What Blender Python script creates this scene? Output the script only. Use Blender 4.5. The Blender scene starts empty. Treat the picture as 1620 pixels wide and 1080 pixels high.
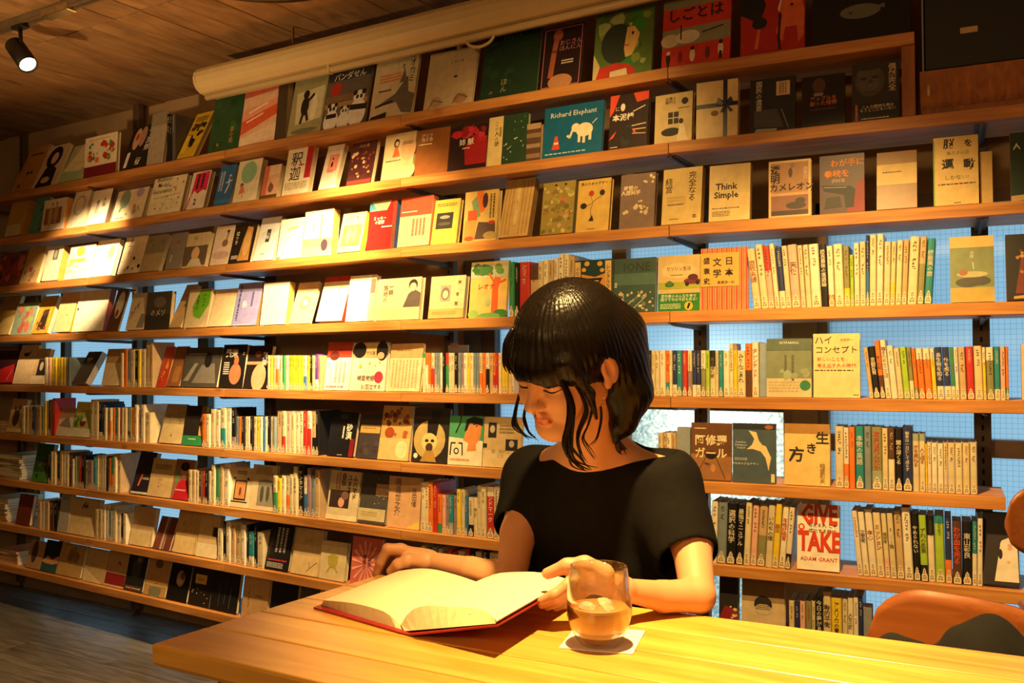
import bpy, math, random
import numpy as np
from mathutils import Vector, Matrix
random.seed(7)
S = bpy.context.scene
COL = S.collection
# ---------------------------------------------------------------- camera
F0, YAW, PITCH, ROLL = 1450.0, 0.5485, 0.0229, -0.0045
D, EYE = 2.55, 1.19
cy, sy, cp, sp = math.cos(YAW), math.sin(YAW), math.cos(PITCH), math.sin(PITCH)
FW = Vector((-sy*cp, cy*cp, sp)); R0 = Vector((cy, sy, 0)); U0 = R0.cross(FW)
RT = R0*math.cos(ROLL) + U0*math.sin(ROLL); UP = U0*math.cos(ROLL) - R0*math.sin(ROLL)
CAM = Vector((0, 0, EYE)); ZV = Vector((0, 0, 1))
cd = bpy.data.cameras.new('camera'); cam = bpy.data.objects.new('camera', cd); COL.objects.link(cam)
cd.sensor_width = 36; cd.lens = F0/1620*36; cd.clip_start = .02
cam.matrix_world = Matrix(((RT.x, UP.x, -FW.x, 0), (RT.y, UP.y, -FW.y, 0), (RT.z, UP.z, -FW.z, EYE), (0, 0, 0, 1)))
S.camera = cam
cd.dof.use_dof = False
# ---------------------------------------------------------------- view, world, lights
S.view_settings.view_transform = 'Standard'; S.view_settings.look = 'None'
S.view_settings.gamma = 1; S.view_settings.use_curve_mapping = False
S.view_settings.exposure = 0.35
try: S.cycles.use_denoising = True
except Exception: pass
w = bpy.data.worlds.new('daylight'); S.world = w; w.use_nodes = True
w.node_tree.nodes['Background'].inputs[0].default_value = (.50, .72, .86, 1)
w.node_tree.nodes['Background'].inputs[1].default_value = 1.05
WARM = (1, .62, .21)
CEIL = EYE + 1.245
def spot(name, loc, aim, energy, deg, blend=.5, size=.03, col=WARM):
    l = bpy.data.lights.new(name, 'SPOT'); l.energy = energy; l.spot_size = math.radians(deg); l.spot_blend = blend
    l.shadow_soft_size = size; l.color = col
    o = bpy.data.objects.new(name, l); COL.objects.link(o); o.location = loc
    o.rotation_euler = (Vector(aim) - Vector(loc)).to_track_quat('-Z', 'Y').to_euler(); return o
def area(name, loc, aim, energy, sx, sy_, col=WARM):
    l = bpy.data.lights.new(name, 'AREA'); l.energy = energy; l.shape = 'RECTANGLE'; l.size = sx; l.size_y = sy_; l.color = col
    o = bpy.data.objects.new(name, l); COL.objects.link(o); o.location = loc
    o.rotation_euler = (Vector(aim) - Vector(loc)).to_track_quat('-Z', 'Y').to_euler(); return o
def ray(px, py): return FW + RT*((px-810)/F0) + UP*((540-py)/F0)
def at(px, py, depth): return CAM + ray(px, py)*depth
def at_z(px, py, z):
    r = ray(px, py); return CAM + r*((z-EYE)/r.z)
def at_y(px, py, y):
    r = ray(px, py); return CAM + r*(y/r.y)
def project(P):
    v = P - CAM; q = v.dot(FW); return 810+F0*v.dot(RT)/q, 540-F0*v.dot(UP)/q
# shelf front line in plan: three straight stretches that meet at slight angles
KX = [-1.783*D, -.757*D, -.382*D, -.03*D]; KY = [D, D*.957, D*.9629, D]
SEG = []
for i in range(3):
    t = Vector((KX[i+1]-KX[i], KY[i+1]-KY[i], 0)).normalized()
    SEG.append((Vector((KX[i], KY[i], 0)), t, Vector((-t.y, t.x, 0))))
ZS = [EYE+D*v for v in (.3303, .2456, .1526, .0562, -.0386, -.1312, -.2198, -.3051, -.3831, -.4600)]
def on_shelf(px, z, off=0.0, seg=None):
    """(point, tangent, inward normal) where image column px crosses the line OFF behind the shelf front at height z"""
    a = (px-810)/F0; best = None
    for i, (p, t, n) in enumerate(SEG):
        P0 = p + n*off + ZV*z - CAM
        s = (a*P0.dot(FW) - P0.dot(RT))/(t.dot(RT) - a*t.dot(FW))
        Q = P0 + t*s + CAM
        lo = -1e9 if i == 0 else KX[i]; hi = 1e9 if i == 2 else KX[i+1]
        err = max(lo-Q.x, Q.x-hi, 0)
        if seg is not None: err = 0 if i == seg else 1e9
        if best is None or err < best[0]: best = (err, Q, t, n, i)
    return best[1:]
def up_to(P, V, py):
    """how far to go from P along V to reach image row py"""
    b = (540-py)/F0; P = P - CAM
    return (b*P.dot(FW) - P.dot(UP))/(V.dot(UP) - b*V.dot(FW))
SPOT_A = on_shelf(120, ZS[2], -.55)[0]; SPOT_B = on_shelf(540, ZS[2], -.50)[0]
SPOT_A.z = SPOT_B.z = CEIL-.16
AIM_A = on_shelf(128, ZS[2]+.04, .03)[0]; AIM_B = on_shelf(480, ZS[3]+.05, .03)[0]
AIM_D = on_shelf(430, ZS[6], .03)[0]
TL = at(950, 900, 1.14); TL.z = EYE + 1.1
WARM2 = (1, .70, .36)
L_A = spot('shelf_spot_light', SPOT_A, AIM_A, 360, 25, .75, .03, WARM2)
L_B = spot('shelf_spot_light', SPOT_B, AIM_B, 300, 38, 1.0, .03, WARM2)
L_D = spot('shelf_spot_light', SPOT_B + Vector((.15, -.1, 0)), AIM_D, 215, 78, .9, .03, (1, .66, .28))
AIM_C = at_z(1130, 985, EYE-.39)
L_C = spot('table_spot_light', TL, AIM_C, 285, 56, 1.0, .03, (1, .62, .20))
AIM_E = on_shelf(1330, ZS[5]-.10, .0)[0]
spot('shelf_spot_light', on_shelf(800, ZS[2], -.95)[0] + Vector((0, 0, EYE+1.08-ZS[2])), on_shelf(850, ZS[2], 0)[0], 48, 66, 1.0, .04)  # added weak spot without a fixture, fills the dim stretch between shelf spots
L_E = spot('shelf_spot_light', on_shelf(1230, ZS[2], -1.0)[0]*1 + Vector((0, 0, EYE+1.05-ZS[2])), AIM_E, 165, 70, 1.0, .03)
def fill_point(name, loc, energy, r, col=WARM):
    l = bpy.data.lights.new(name, 'POINT'); l.energy = energy; l.shadow_soft_size = r; l.color = col
    o = bpy.data.objects.new(name, l); COL.objects.link(o); o.location = loc; return o
fill_point('room_lamp', (-2.7, .45, 1.7), 5, .12, (1, .58, .22)); fill_point('room_lamp', (-.6, -.9, 1.7), 38, .15, (1, .58, .22)); fill_point('room_lamp', (1.0, .1, 1.7), 9, .15, (1, .58, .22))  # added fill lights out of view, no fixtures, soften ceiling and shelves
area('window_glare', (-.98, D+.68, .98), (-.98, D+.3, .98), 1.3, .3, .4, (1, .93, .78)).data.spread = math.radians(70)  # added area light outside, put there to whiten the figured pane
spot('up_light', (-2.9, .35, 1.0), (-3.0, 1.75, CEIL), 95, 70, 1.0, .06, (1, .62, .26))  # added unseen spot aimed upward to brighten the ceiling
# ---------------------------------------------------------------- materials
PAL = dict(w='f0ebdd', c='e8dab6', t='c8a878', k='1c1a1a', n='2c3560', b='3a74b0', s='7f8c90', g='3d8c58', l='a4c63a', e='2c8a8e', r='c4352a',
           o='e87a2c', y='eccb33', p='e6b09a', m='957a80', d='5e3c28', u='6e3f98', v='8d8858', h='9aa58c', a='5a5450', f='f4efe6')
def lin(h):
    h = PAL.get(h, h); return tuple(((v/12.92) if v <= .04045 else ((v+.055)/1.055)**2.4) for v in (int(h[i:i+2], 16)/255 for i in (0, 2, 4)))
MATS = {}
def node_mat(name):
    m = bpy.data.materials.new(name); m.use_nodes = True; nt = m.node_tree
    return m, nt, nt.nodes['Principled BSDF']
def mat(col, rough=.5, kind='paper'):
    key = (PAL.get(col, col), rough, kind)
    if key in MATS: return MATS[key]
    m, nt, b = node_mat(kind+'_'+key[0]); c = lin(col)
    b.inputs['Roughness'].default_value = rough
    tc = nt.nodes.new('ShaderNodeTexCoord'); nz = nt.nodes.new('ShaderNodeTexNoise')
    nz.inputs['Scale'].default_value = 35; nz.inputs['Detail'].default_value = 3
    nt.links.new(tc.outputs['Object'], nz.inputs['Vector'])
    rp = nt.nodes.new('ShaderNodeValToRGB'); e = rp.color_ramp.elements
    e[0].color = tuple(v*.86 for v in c)+(1,); e[1].color = tuple(min(1, v*1.08) for v in c)+(1,)
    e[0].position = .3; e[1].position = .7
    nt.links.new(nz.outputs['Fac'], rp.inputs['Fac']); nt.links.new(rp.outputs['Color'], b.inputs['Base Color'])
    MATS[key] = m; return m
def wood(name, c1, c2, axis=0, scale=1.0, rough=.45, stretch=14.0, knots=0.0, bump=.15):
    m, nt, b = node_mat(name); L = nt.links.new; N = nt.nodes.new
    tc = N('ShaderNodeTexCoord'); oi = N('ShaderNodeObjectInfo'); ad = N('ShaderNodeVectorMath'); ad.operation = 'ADD'
    sc = N('ShaderNodeVectorMath'); sc.operation = 'SCALE'; sc.inputs['Scale'].default_value = 37.0
    L(oi.outputs['Random'], sc.inputs[0]); cmb = N('ShaderNodeCombineXYZ'); L(oi.outputs['Random'], cmb.inputs[0]); L(oi.outputs['Random'], cmb.inputs[1]); L(cmb.outputs[0], sc.inputs[0])
    L(tc.outputs['Object'], ad.inputs[0]); L(sc.outputs[0], ad.inputs[1])
    mp = N('ShaderNodeMapping'); s = [stretch*scale]*3; s[axis] = scale; mp.inputs['Scale'].default_value = s
    L(ad.outputs[0], mp.inputs['Vector'])
    nz = N('ShaderNodeTexNoise'); nz.inputs['Scale'].default_value = 3; nz.inputs['Detail'].default_value = 7; nz.inputs['Distortion'].default_value = .8
    L(mp.outputs[0], nz.inputs['Vector'])
    n2 = N('ShaderNodeTexNoise'); n2.inputs['Scale'].default_value = 2.2; n2.inputs['Detail'].default_value = 4; L(ad.outputs[0], n2.inputs['Vector'])
    rp = N('ShaderNodeValToRGB'); e = rp.color_ramp.elements; e[0].color = lin(c1)+(1,); e[1].color = lin(c2)+(1,); e[0].position = .3; e[1].position = .68
    L(nz.outputs['Fac'], rp.inputs['Fac'])
    mx = N('ShaderNodeMix'); mx.data_type = 'RGBA'; mx.blend_type = 'MULTIPLY'; mx.inputs[0].default_value = .55
    r2 = N('ShaderNodeValToRGB'); r2.color_ramp.elements[0].color = (.55, .5, .46, 1); r2.color_ramp.elements[1].color = (1.1, 1.1, 1.1, 1)
    r2.color_ramp.elements[0].position = .3; r2.color_ramp.elements[1].position = .62
    L(n2.outputs['Fac'], r2.inputs['Fac']); L(rp.outputs['Color'], mx.inputs[6]); L(r2.outputs['Color'], mx.inputs[7])
    out = mx.outputs[2]
    if knots:
        vo = N('ShaderNodeTexVoronoi'); vo.inputs['Scale'].default_value = knots
        m2 = N('ShaderNodeMapping'); q = [2.2]*3; q[axis] = 1; m2.inputs['Scale'].default_value = q; L(ad.outputs[0], m2.inputs['Vector']); L(m2.outputs[0], vo.inputs['Vector'])
        r3 = N('ShaderNodeValToRGB'); r3.color_ramp.elements[0].color = (.35, .22, .14, 1); r3.color_ramp.elements[1].color = (1, 1, 1, 1)
        r3.color_ramp.elements[0].position = .02; r3.color_ramp.elements[1].position = .1
        L(vo.outputs['Distance'], r3.inputs['Fac'])
        m3 = N('ShaderNodeMix'); m3.data_type = 'RGBA'; m3.blend_type = 'MULTIPLY'; m3.inputs[0].default_value = .8
        L(out, m3.inputs[6]); L(r3.outputs['Color'], m3.inputs[7]); out = m3.outputs[2]
    L(out, b.inputs['Base Color']); b.inputs['Roughness'].default_value = rough
    bp = N('ShaderNodeBump'); bp.inputs['Strength'].default_value = bump; bp.inputs['Distance'].default_value = .004
    L(nz.outputs['Fac'], bp.inputs['Height']); L(bp.outputs[0], b.inputs['Normal'])
    return m
M_SHELF = wood('shelf_pine', 'b06f34', 'd8964c', 0, 1.2, .5, 16, 3.0)
M_TABLE = wood('table_pine', 'cf9238', 'e9b558', 0, 1.0, .32, 12, 2.4, .1)
M_CEIL = wood('board_marked_concrete', '7c5838', 'a37950', 1, 1.3, .75, 4, 3.2, .2)
M_FLOOR = wood('worn_floor_boards', '565048', '827a6e', 0, 1.5, .36, 10, 0, .3)
M_PLY = wood('plywood_veneer', '8f4e22', 'a05c2a', 0, 1.0, .38, 18, 0, .05)
M_SIDE = wood('dark_pine', '8a4c22', 'b06a34', 2, 1.2, .5, 14, 0)
def plain(name, col, rough=.5, metal=0.0, noise=.12, scale=20, bump=0.0):
    m, nt, b = node_mat(name); c = lin(col); L = nt.links.new
    tc = nt.nodes.new('ShaderNodeTexCoord'); nz = nt.nodes.new('ShaderNodeTexNoise'); nz.inputs['Scale'].default_value = scale; nz.inputs['Detail'].default_value = 4
    L(tc.outputs['Object'], nz.inputs['Vector'])
    rp = nt.nodes.new('ShaderNodeValToRGB'); e = rp.color_ramp.elements
    e[0].color = tuple(v*(1-noise) for v in c)+(1,); e[1].color = tuple(min(1, v*(1+noise)) for v in c)+(1,); e[0].position = .3; e[1].position = .7
    L(nz.outputs['Fac'], rp.inputs['Fac']); L(rp.outputs['Color'], b.inputs['Base Color'])
    b.inputs['Roughness'].default_value = rough; b.inputs['Metallic'].default_value = metal
    if bump:
        bp = nt.nodes.new('ShaderNodeBump'); bp.inputs['Strength'].default_value = bump; bp.inputs['Distance'].default_value = .002
        L(nz.outputs['Fac'], bp.inputs['Height']); L(bp.outputs[0], b.inputs['Normal'])
    return m
M_STEEL = plain('dark_steel', '64503c', .5, .1); M_HOLE = plain('slot_dark', '0a0908', .9)
M_WALL = plain('grey_brown_plaster', 'b4946c', .8, 0, .12, 6); M_DARKWALL = plain('dark_wall', '4a4038', .85)
M_FRAME = plain('window_frame_bronze', 'a4866a', .5, .1); M_FRAMED = plain('window_frame_dark', '5e5044', .5); M_FRAMEG = plain('window_frame_grey', '5f6460', .6)
M_CASING = plain('cream_enamel', 'd9c08e', .3, 0, .03); M_BLACK = plain('black_plastic', '121110', .45); M_PAGES = plain('page_edges', 'd2c096', .8, 0, .07, 90)
M_PRINT = plain('black_print', '1a1614', .6)
# ---------------------------------------------------------------- mesh helpers
class MB:
    def __init__(s): s.v = []; s.f = []; s.m = []; s.mats = []; s.sm = []
    def mi(s, m):
        if m not in s.mats: s.mats.append(m)
        return s.mats.index(m)
    def add(s, vs, fs, m, smooth=False):
        b = len(s.v); k = s.mi(m); s.v += [tuple(v) for v in vs]
        for f in fs: s.f.append(tuple(b+i for i in f)); s.m.append(k); s.sm.append(smooth)
    def box(s, x0, y0, z0, x1, y1, z1, m, M=None, b=0.0):
        if b:
            vs = []; fs = []
            P = [(x0+b, y0), (x1-b, y0), (x1, y0+b), (x1, y1-b), (x1-b, y1), (x0+b, y1), (x0, y1-b), (x0, y0+b)]
            Q = [(x0+2*b, y0+b), (x1-2*b, y0+b), (x1-b, y0+2*b), (x1-b, y1-2*b), (x1-2*b, y1-b), (x0+2*b, y1-b), (x0+b, y1-2*b), (x0+b, y0+2*b)]
            for R, z in ((Q, z0), (P, z0+b), (P, z1-b), (Q, z1)): vs += [(a, c, z) for a, c in R]
            for l in range(3):
                for i in range(8): j = (i+1) % 8; fs.append((l*8+i, l*8+j, l*8+8+j, l*8+8+i))
            fs.append(tuple(range(7, -1, -1))); fs.append(tuple(range(24, 32)))
        else:
            vs = [(x, y, z) for z in (z0, z1) for x, y in ((x0, y0), (x1, y0), (x1, y1), (x0, y1))]
            fs = [(3, 2, 1, 0), (4, 5, 6, 7), (0, 1, 5, 4), (1, 2, 6, 5), (2, 3, 7, 6), (3, 0, 4, 7)]
        if M is not None: vs = [M @ Vector(v) for v in vs]
        s.add(vs, fs, m)
    def prism(s, poly, z0, z1, m, M=None):
        n = len(poly); vs = [(p[0], p[1], z0) for p in poly]+[(p[0], p[1], z1) for p in poly]
        fs = [tuple(range(n-1, -1, -1)), tuple(range(n, 2*n))]+[(i, (i+1) % n, n+(i+1) % n, n+i) for i in range(n)]
        if M is not None: vs = [M @ Vector(v) for v in vs]
        s.add(vs, fs, m)
    def tube(s, pts, rad, m, n=8, cap=True, smooth=True):
        pts = [Vector(p) for p in pts]; rad = rad if isinstance(rad, (list, tuple)) else [rad]*len(pts)
        vs = []; t0 = (pts[1]-pts[0]).normalized(); a = t0.orthogonal().normalized()
        for i, p in enumerate(pts):
            t = (pts[min(i+1, len(pts)-1)]-pts[max(i-1, 0)]).normalized()
            a = (a - t*a.dot(t)).normalized(); b = t.cross(a)
            for k in range(n):
                an = 2*math.pi*k/n; vs.append(p+(a*math.cos(an)+b*math.sin(an))*rad[i])
        fs = [(i*n+k, i*n+(k+1) % n, (i+1)*n+(k+1) % n, (i+1)*n+k) for i in range(len(pts)-1) for k in range(n)]
        if cap: fs += [tuple(range(n-1, -1, -1)), tuple((len(pts)-1)*n+k for k in range(n))]
        s.add(vs, fs, m, smooth)
    def lathe(s, prof, m, n=32, M=None, smooth=True):
        vs = []
        for r, z in prof:
            for k in range(n): an = 2*math.pi*k/n; vs.append((r*math.cos(an), r*math.sin(an), z))
        if M is not None: vs = [M @ Vector(v) for v in vs]
        fs = [(i*n+k, i*n+(k+1) % n, (i+1)*n+(k+1) % n, (i+1)*n+k) for i in range(len(prof)-1) for k in range(n)]
        s.add(vs, fs, m, smooth)
    def mesh(s, name):
        me = bpy.data.meshes.new(name); me.from_pydata(s.v, [], s.f)
        for m in s.mats: me.materials.append(m)
        me.polygons.foreach_set('material_index', s.m); me.polygons.foreach_set('use_smooth', s.sm); me.update(); return me
    def obj(s, name, parent=None, M=None): return link(name, s.mesh(name), parent, M)
def link(name, me, parent=None, M=None):
    o = bpy.data.objects.new(name, me); COL.objects.link(o)
    if parent is not None: o.parent = parent
    if M is not None: o.matrix_world = M if parent is None else o.matrix_world; 
    if M is not None and parent is not None: o.matrix_local = M
    return o
def tag(o, label, cat, group=None, kind=None):
    if label: o['label'] = label
    if cat: o['category'] = cat
    if group: o['group'] = group
    if kind: o['kind'] = kind
    return o
def empty(name, loc=(0, 0, 0), rz=0, M=None):
    o = bpy.data.objects.new(name, None); COL.objects.link(o); o.location = loc; o.rotation_euler = (0, 0, rz)
    if M is not None: o.matrix_world = M
    return o
def frame(P, X, Y, Z): return Matrix(((X.x, Y.x, Z.x, P.x), (X.y, Y.y, Z.y, P.y), (X.z, Y.z, Z.z, P.z), (0, 0, 0, 1)))
def struct(o): o['kind'] = 'structure'; return o
_tx = {}
def text_geo(s, bold=0.0):
    """triangulated outline of a piece of writing, centred, em = 1"""
    k = (s, bold)
    if k in _tx: return _tx[k]
    c = bpy.data.curves.new('writing', 'FONT'); c.body = s; c.resolution_u = 1; c.align_x = 'CENTER'; c.align_y = 'CENTER'; c.offset = bold; c.space_line = .95
    o = bpy.data.objects.new('writing', c); COL.objects.link(o)
    dg = bpy.context.evaluated_depsgraph_get(); me = bpy.data.meshes.new_from_object(o.evaluated_get(dg), depsgraph=dg)
    vs = [v.co.copy() for v in me.vertices]; fs = [tuple(p.vertices) for p in me.polygons]
    if vs:
        mx = (min(v.x for v in vs)+max(v.x for v in vs))/2; my = (min(v.y for v in vs)+max(v.y for v in vs))/2
        vs = [Vector((v.x-mx, v.y-my, 0)) for v in vs]
    bpy.data.objects.remove(o); bpy.data.curves.remove(c); bpy.data.meshes.remove(me)
    _tx[k] = (vs, fs); return _tx[k]
# ---------------------------------------------------------------- the room
XL, XR, YF = -5.6, 2.2, -2.0
YB = D + .30
def shell(name, *b, m=M_WALL):
    q = MB(); q.box(*b, m); return struct(q.obj(name))
fl = shell('floor', XL, YF, -.12, XR, YB+.1, -.02, m=M_FLOOR); 
pl = MB(); pl.box(0, 0, -.02, 1, .126, 0, M_FLOOR, b=.0015); plank_me = {}
y = YF; i = 0
while y < YB:
    x = XL - (i*1.37) % 1.9
    while x < XR:
        x0 = max(x, XL); x1 = min(x+1.9, XR)
        if x1-x0 > .05 and y > .2 and x0 < .5:
            L = round(x1-x0, 2)
            if L not in plank_me: q = MB(); q.box(0, .0, -.02, L-.003, .127, 0, M_FLOOR, b=.0015); plank_me[L] = q.mesh('plank')
            link('plank', plank_me[L], fl).location = (x0, y, 0)
        x += 1.9
    y += .13; i += 1
q = MB(); q.box(XL, YF, -.02, XR, .2, 0, M_FLOOR); q.obj('near_boards', fl)
# ceiling: board-marked concrete, planks run away from the viewer, butt joints in two lines
ce = shell('ceiling', XL, YF, CEIL+.02, XR, YB+.1, CEIL+.12, m=M_CEIL)
M_CEILY = wood('board_marked_concrete_planks', '8a6540', 'b58c5c', 1, 1.6, .75, 3.5, 1.6, .25)
jn = [-.2, 1.0, 2.06, YB]; x = XL; k = 0; rnd = random.Random(3)
pm = {}
while x < .6:
    wd = .148
    for a in range(3):
        j = .0 if k % 4 else .12
        L = round(jn[a+1]-jn[a], 3)
        if L not in pm: q = MB(); q.box(.0015, .003, 0, wd-.0015, L-.003, .03, M_CEILY, b=.001); pm[L] = q.mesh('plank')
        link('plank', pm[L], ce).location = (x, jn[a], CEIL + rnd.choice((0, .002, .004)))
    x += wd; k += 1
q = MB(); q.box(.6, YF, CEIL, XR, YB, CEIL+.03, M_CEIL); q.box(XL, YF, CEIL, .6, -.2, CEIL+.03, M_CEIL); q.obj('far_slab', ce)
shell('wall_left', XL-.1, YF, -.1, XL, YB+.1, CEIL+.12, m=M_DARKWALL)
shell('wall_right', XR, YF, -.1, XR+.1, YB+.1, CEIL+.12, m=M_DARKWALL)
shell('wall_front', XL, YF-.1, -.1, XR, YF, CEIL+.12, m=M_DARKWALL)
WT, WB = ZS[2]+.09, .10                  # head and sill of the windows
WINS = [(-4.72, -2.955), (-2.04, -.735), (-.66, .62)]
wl = MB()
wl.box(XL, YB, WT, XR, YB+.14, CEIL+.1, M_WALL); wl.box(XL, YB, -.1, XR, YB+.14, WB, M_WALL)
e = [XL]+[v for p in WINS for v in p]+[XR]
for i in range(0, len(e), 2): wl.box(e[i], YB, WB, e[i+1], YB+.14, WT, M_WALL)
struct(wl.obj('wall_back'))
def glass(name, white=False):
    m = bpy.data.materials.new(name); m.use_nodes = True; nt = m.node_tree; L = nt.links.new; N = nt.nodes.new
    nt.nodes.remove(nt.nodes['Principled BSDF']); out = nt.nodes['Material Output']
    tr = N('ShaderNodeBsdfTranslucent'); gl = N('ShaderNodeBsdfGlossy'); gl.inputs['Roughness'].default_value = .25; gl.inputs['Color'].default_value = (.8, .9, 1, 1)
    mx = N('ShaderNodeMixShader'); mx.inputs[0].default_value = .06
    tc = N('ShaderNodeTexCoord'); sp_ = N('ShaderNodeSeparateXYZ'); L(tc.outputs['Object'], sp_.inputs[0])
    def wire(sock):
        a = N('ShaderNodeMath'); a.operation = 'MULTIPLY'; a.inputs[1].default_value = 1/.0145; L(sock, a.inputs[0])
        f = N('ShaderNodeMath'); f.operation = 'FRACT'; L(a.outputs[0], f.inputs[0])
        g = N('ShaderNodeMath'); g.operation = 'LESS_THAN'; g.inputs[1].default_value = .07; L(f.outputs[0], g.inputs[0]); return g.outputs[0]
    mm = N('ShaderNodeMath'); mm.operation = 'MAXIMUM'; L(wire(sp_.outputs[0]), mm.inputs[0]); L(wire(sp_.outputs[2]), mm.inputs[1])
    nz = N('ShaderNodeTexNoise'); nz.inputs['Scale'].default_value = 90 if white else 3; nz.inputs['Detail'].default_value = 2 if white else 5; L(tc.outputs['Object'], nz.inputs['Vector'])
    rp = N('ShaderNodeValToRGB'); el = rp.color_ramp.elements
    if white: el[0].color = (.42, .5, .5, 1); el[1].color = (1, .98, .86, 1); el[0].position = .36; el[1].position = .58
    else: el[0].color = (.66, .78, .84, 1); el[1].color = (.78, .87, .91, 1)
    L(nz.outputs['Fac'], rp.inputs['Fac'])
    c = N('ShaderNodeMix'); c.data_type = 'RGBA'; L(mm.outputs[0], c.inputs[0]); L(rp.outputs['Color'], c.inputs[6]); c.inputs[7].default_value = (.40, .50, .56, 1)
    if white: c.inputs[0].default_value = 0; nt.links.remove(c.inputs[0].links[0])
    L(c.outputs[2], tr.inputs['Color']); L(tr.outputs[0], mx.inputs[1]); L(gl.outputs[0], mx.inputs[2]); L(mx.outputs[0], out.inputs['Surface']); return m
M_GLASS = glass('wired_frosted_glass'); M_FIG = glass('figured_glass', True)
def window(n, x0, x1, mull, rails, whites=()):
    fr = MB(); y0, y1 = YB+.01, YB+.07
    for a, b in ((x0, x0+.03), (x1-.03, x1)): fr.box(a, y0, WB, b, y1, WT, M_FRAME)
    fr.box(x0, y0, WB, x1, y1, WB+.04, M_FRAME); fr.box(x0, y0, WT-.04, x1, y1, WT, M_FRAME)
    r = struct(fr.obj('window_%d' % n))
    for a, b, m in mull: q = MB(); q.box(a, y0-.012, WB+.04, b, y1-.02, WT-.04, m, b=.003); q.obj('mullion', r)
    for a, b, z, h, m in rails: q = MB(); q.box(a, y0-.006, z, b, y1-.03, z+h, m, b=.003); q.obj('rail', r)
    xs = sorted([x0]+[v for a, b, m in mull for v in (a, b)]+[x1])
    zs = sorted([WB+.04]+[z+h/2 for a, b, z, h, m in rails]+[WT-.04])
    for i in range(0, len(xs), 2):
        if xs[i+1]-xs[i] < .012: continue
        for j in range(len(zs)-1):
            wh = (i//2, j) in whites
            q = MB(); q.box(xs[i]-.005, YB+.035, zs[j], xs[i+1]+.005, YB+.041, zs[j+1], M_FIG if wh else M_GLASS); o = q.obj('pane', r)
            if wh: o['label'] = 'bright figured glass pane'
w1, w2, w3 = WINS
window(1, *w1, [(-4.50, -4.46, M_FRAMED), (-3.84, -3.80, M_FRAMED), (-3.44, -3.37, M_FRAMED)], [])
window(2, *w2, [(-2.005, -1.955, M_FRAME), (-1.955, -1.875, M_FRAMEG), (-1.875, -1.815, M_FRAMED), (-1.34, -1.285, M_FRAME)],
       [(-1.285, -.765, ZS[4]-.06, .02, M_FRAMEG)], {(5, 0), (4, 0)})
window(3, *w3, [(.02, .06, M_FRAME)], [(-.63, .6, ZS[5]+.065, .05, M_FRAME)])
q = MB(); q.tube([at_y(1330, 590, YB+.16), at_y(1500, 470, YB+.16)], .022, M_STEEL, 10)
tag(q.obj('drain_pipe'), 'dark slanting pipe seen blurred through the frosted window pane', 'pipe')
# ---------------------------------------------------------------- shelf boards
SEAM = [-4.86, on_shelf(137, ZS[4])[0].x, on_shelf(355, ZS[4])[0].x, KX[1], KX[2]]
ORD = ['top', 'second', 'third', 'fourth', 'fifth', 'sixth', 'seventh', 'eighth', 'lowest']
ENDX = [on_shelf(1447, ZS[0])[0].x, .35, .35, .35, .35, on_shelf(1592, ZS[5])[0].x, .35, .35, .35]
WHERE = ['at the far end', 'before the tall bright window', 'beside the plain wall', 'behind the seated reader', 'in front of the wired window']
def seg_of(x): return 0 if x < KX[1]-1e-6 else 1 if x < KX[2]-1e-6 else 2
def path(x, off=0.0):
    p, t, n = SEG[seg_of(x)]; return p + t*((x-p.x)/t.x) + n*off
for k in range(9):
    xs = SEAM+[ENDX[k]]
    for j in range(5):
        p, t, n = SEG[seg_of(xs[j]+1e-4)]; L = (xs[j+1]-xs[j])/t.x
        def mitre(x):                        # boards meet on the bisector where the run bends
            for m_ in (1, 2):
                if abs(x-KX[m_]) < 1e-6: a_, b_ = SEG[m_-1][1], SEG[m_][1]; return .205*math.tan((math.atan2(b_.y, b_.x)-math.atan2(a_.y, a_.x))/2)
            return 0
        sl_, sr_ = mitre(xs[j]), mitre(xs[j+1]); e_ = .0012
        poly = [(-L/2+e_, 0), (L/2-e_, 0), (L/2-e_-sr_, .205), (-L/2+e_+sl_, .205)]
        q = MB(); i_ = lambda b_: [(poly[0][0]+b_, b_), (poly[1][0]-b_, b_), (poly[2][0]-b_, .205-b_), (poly[3][0]+b_, .205-b_)]
        vs = [(a_, b_, z_) for P_, z_ in ((i_(.0014), -.032), (poly, -.0306), (poly, -.0014), (i_(.0014), 0)) for a_, b_ in P_]
        q.add(vs, [(3, 2, 1, 0), (12, 13, 14, 15)]+[(l*4+k_, l*4+(k_+1) % 4, l*4+4+(k_+1) % 4, l*4+4+k_) for l in range(3) for k_ in range(4)], M_SHELF)
        P = p + t*(((xs[j]+xs[j+1])/2-p.x)/t.x) + ZV*ZS[k]
        o = q.obj('shelf_board', M=frame(P, t, n, ZV))
        tag(o, '%s pine shelf board of the book wall, length %s' % (ORD[k], WHERE[j]), 'shelf', 'pine shelf boards')
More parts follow.
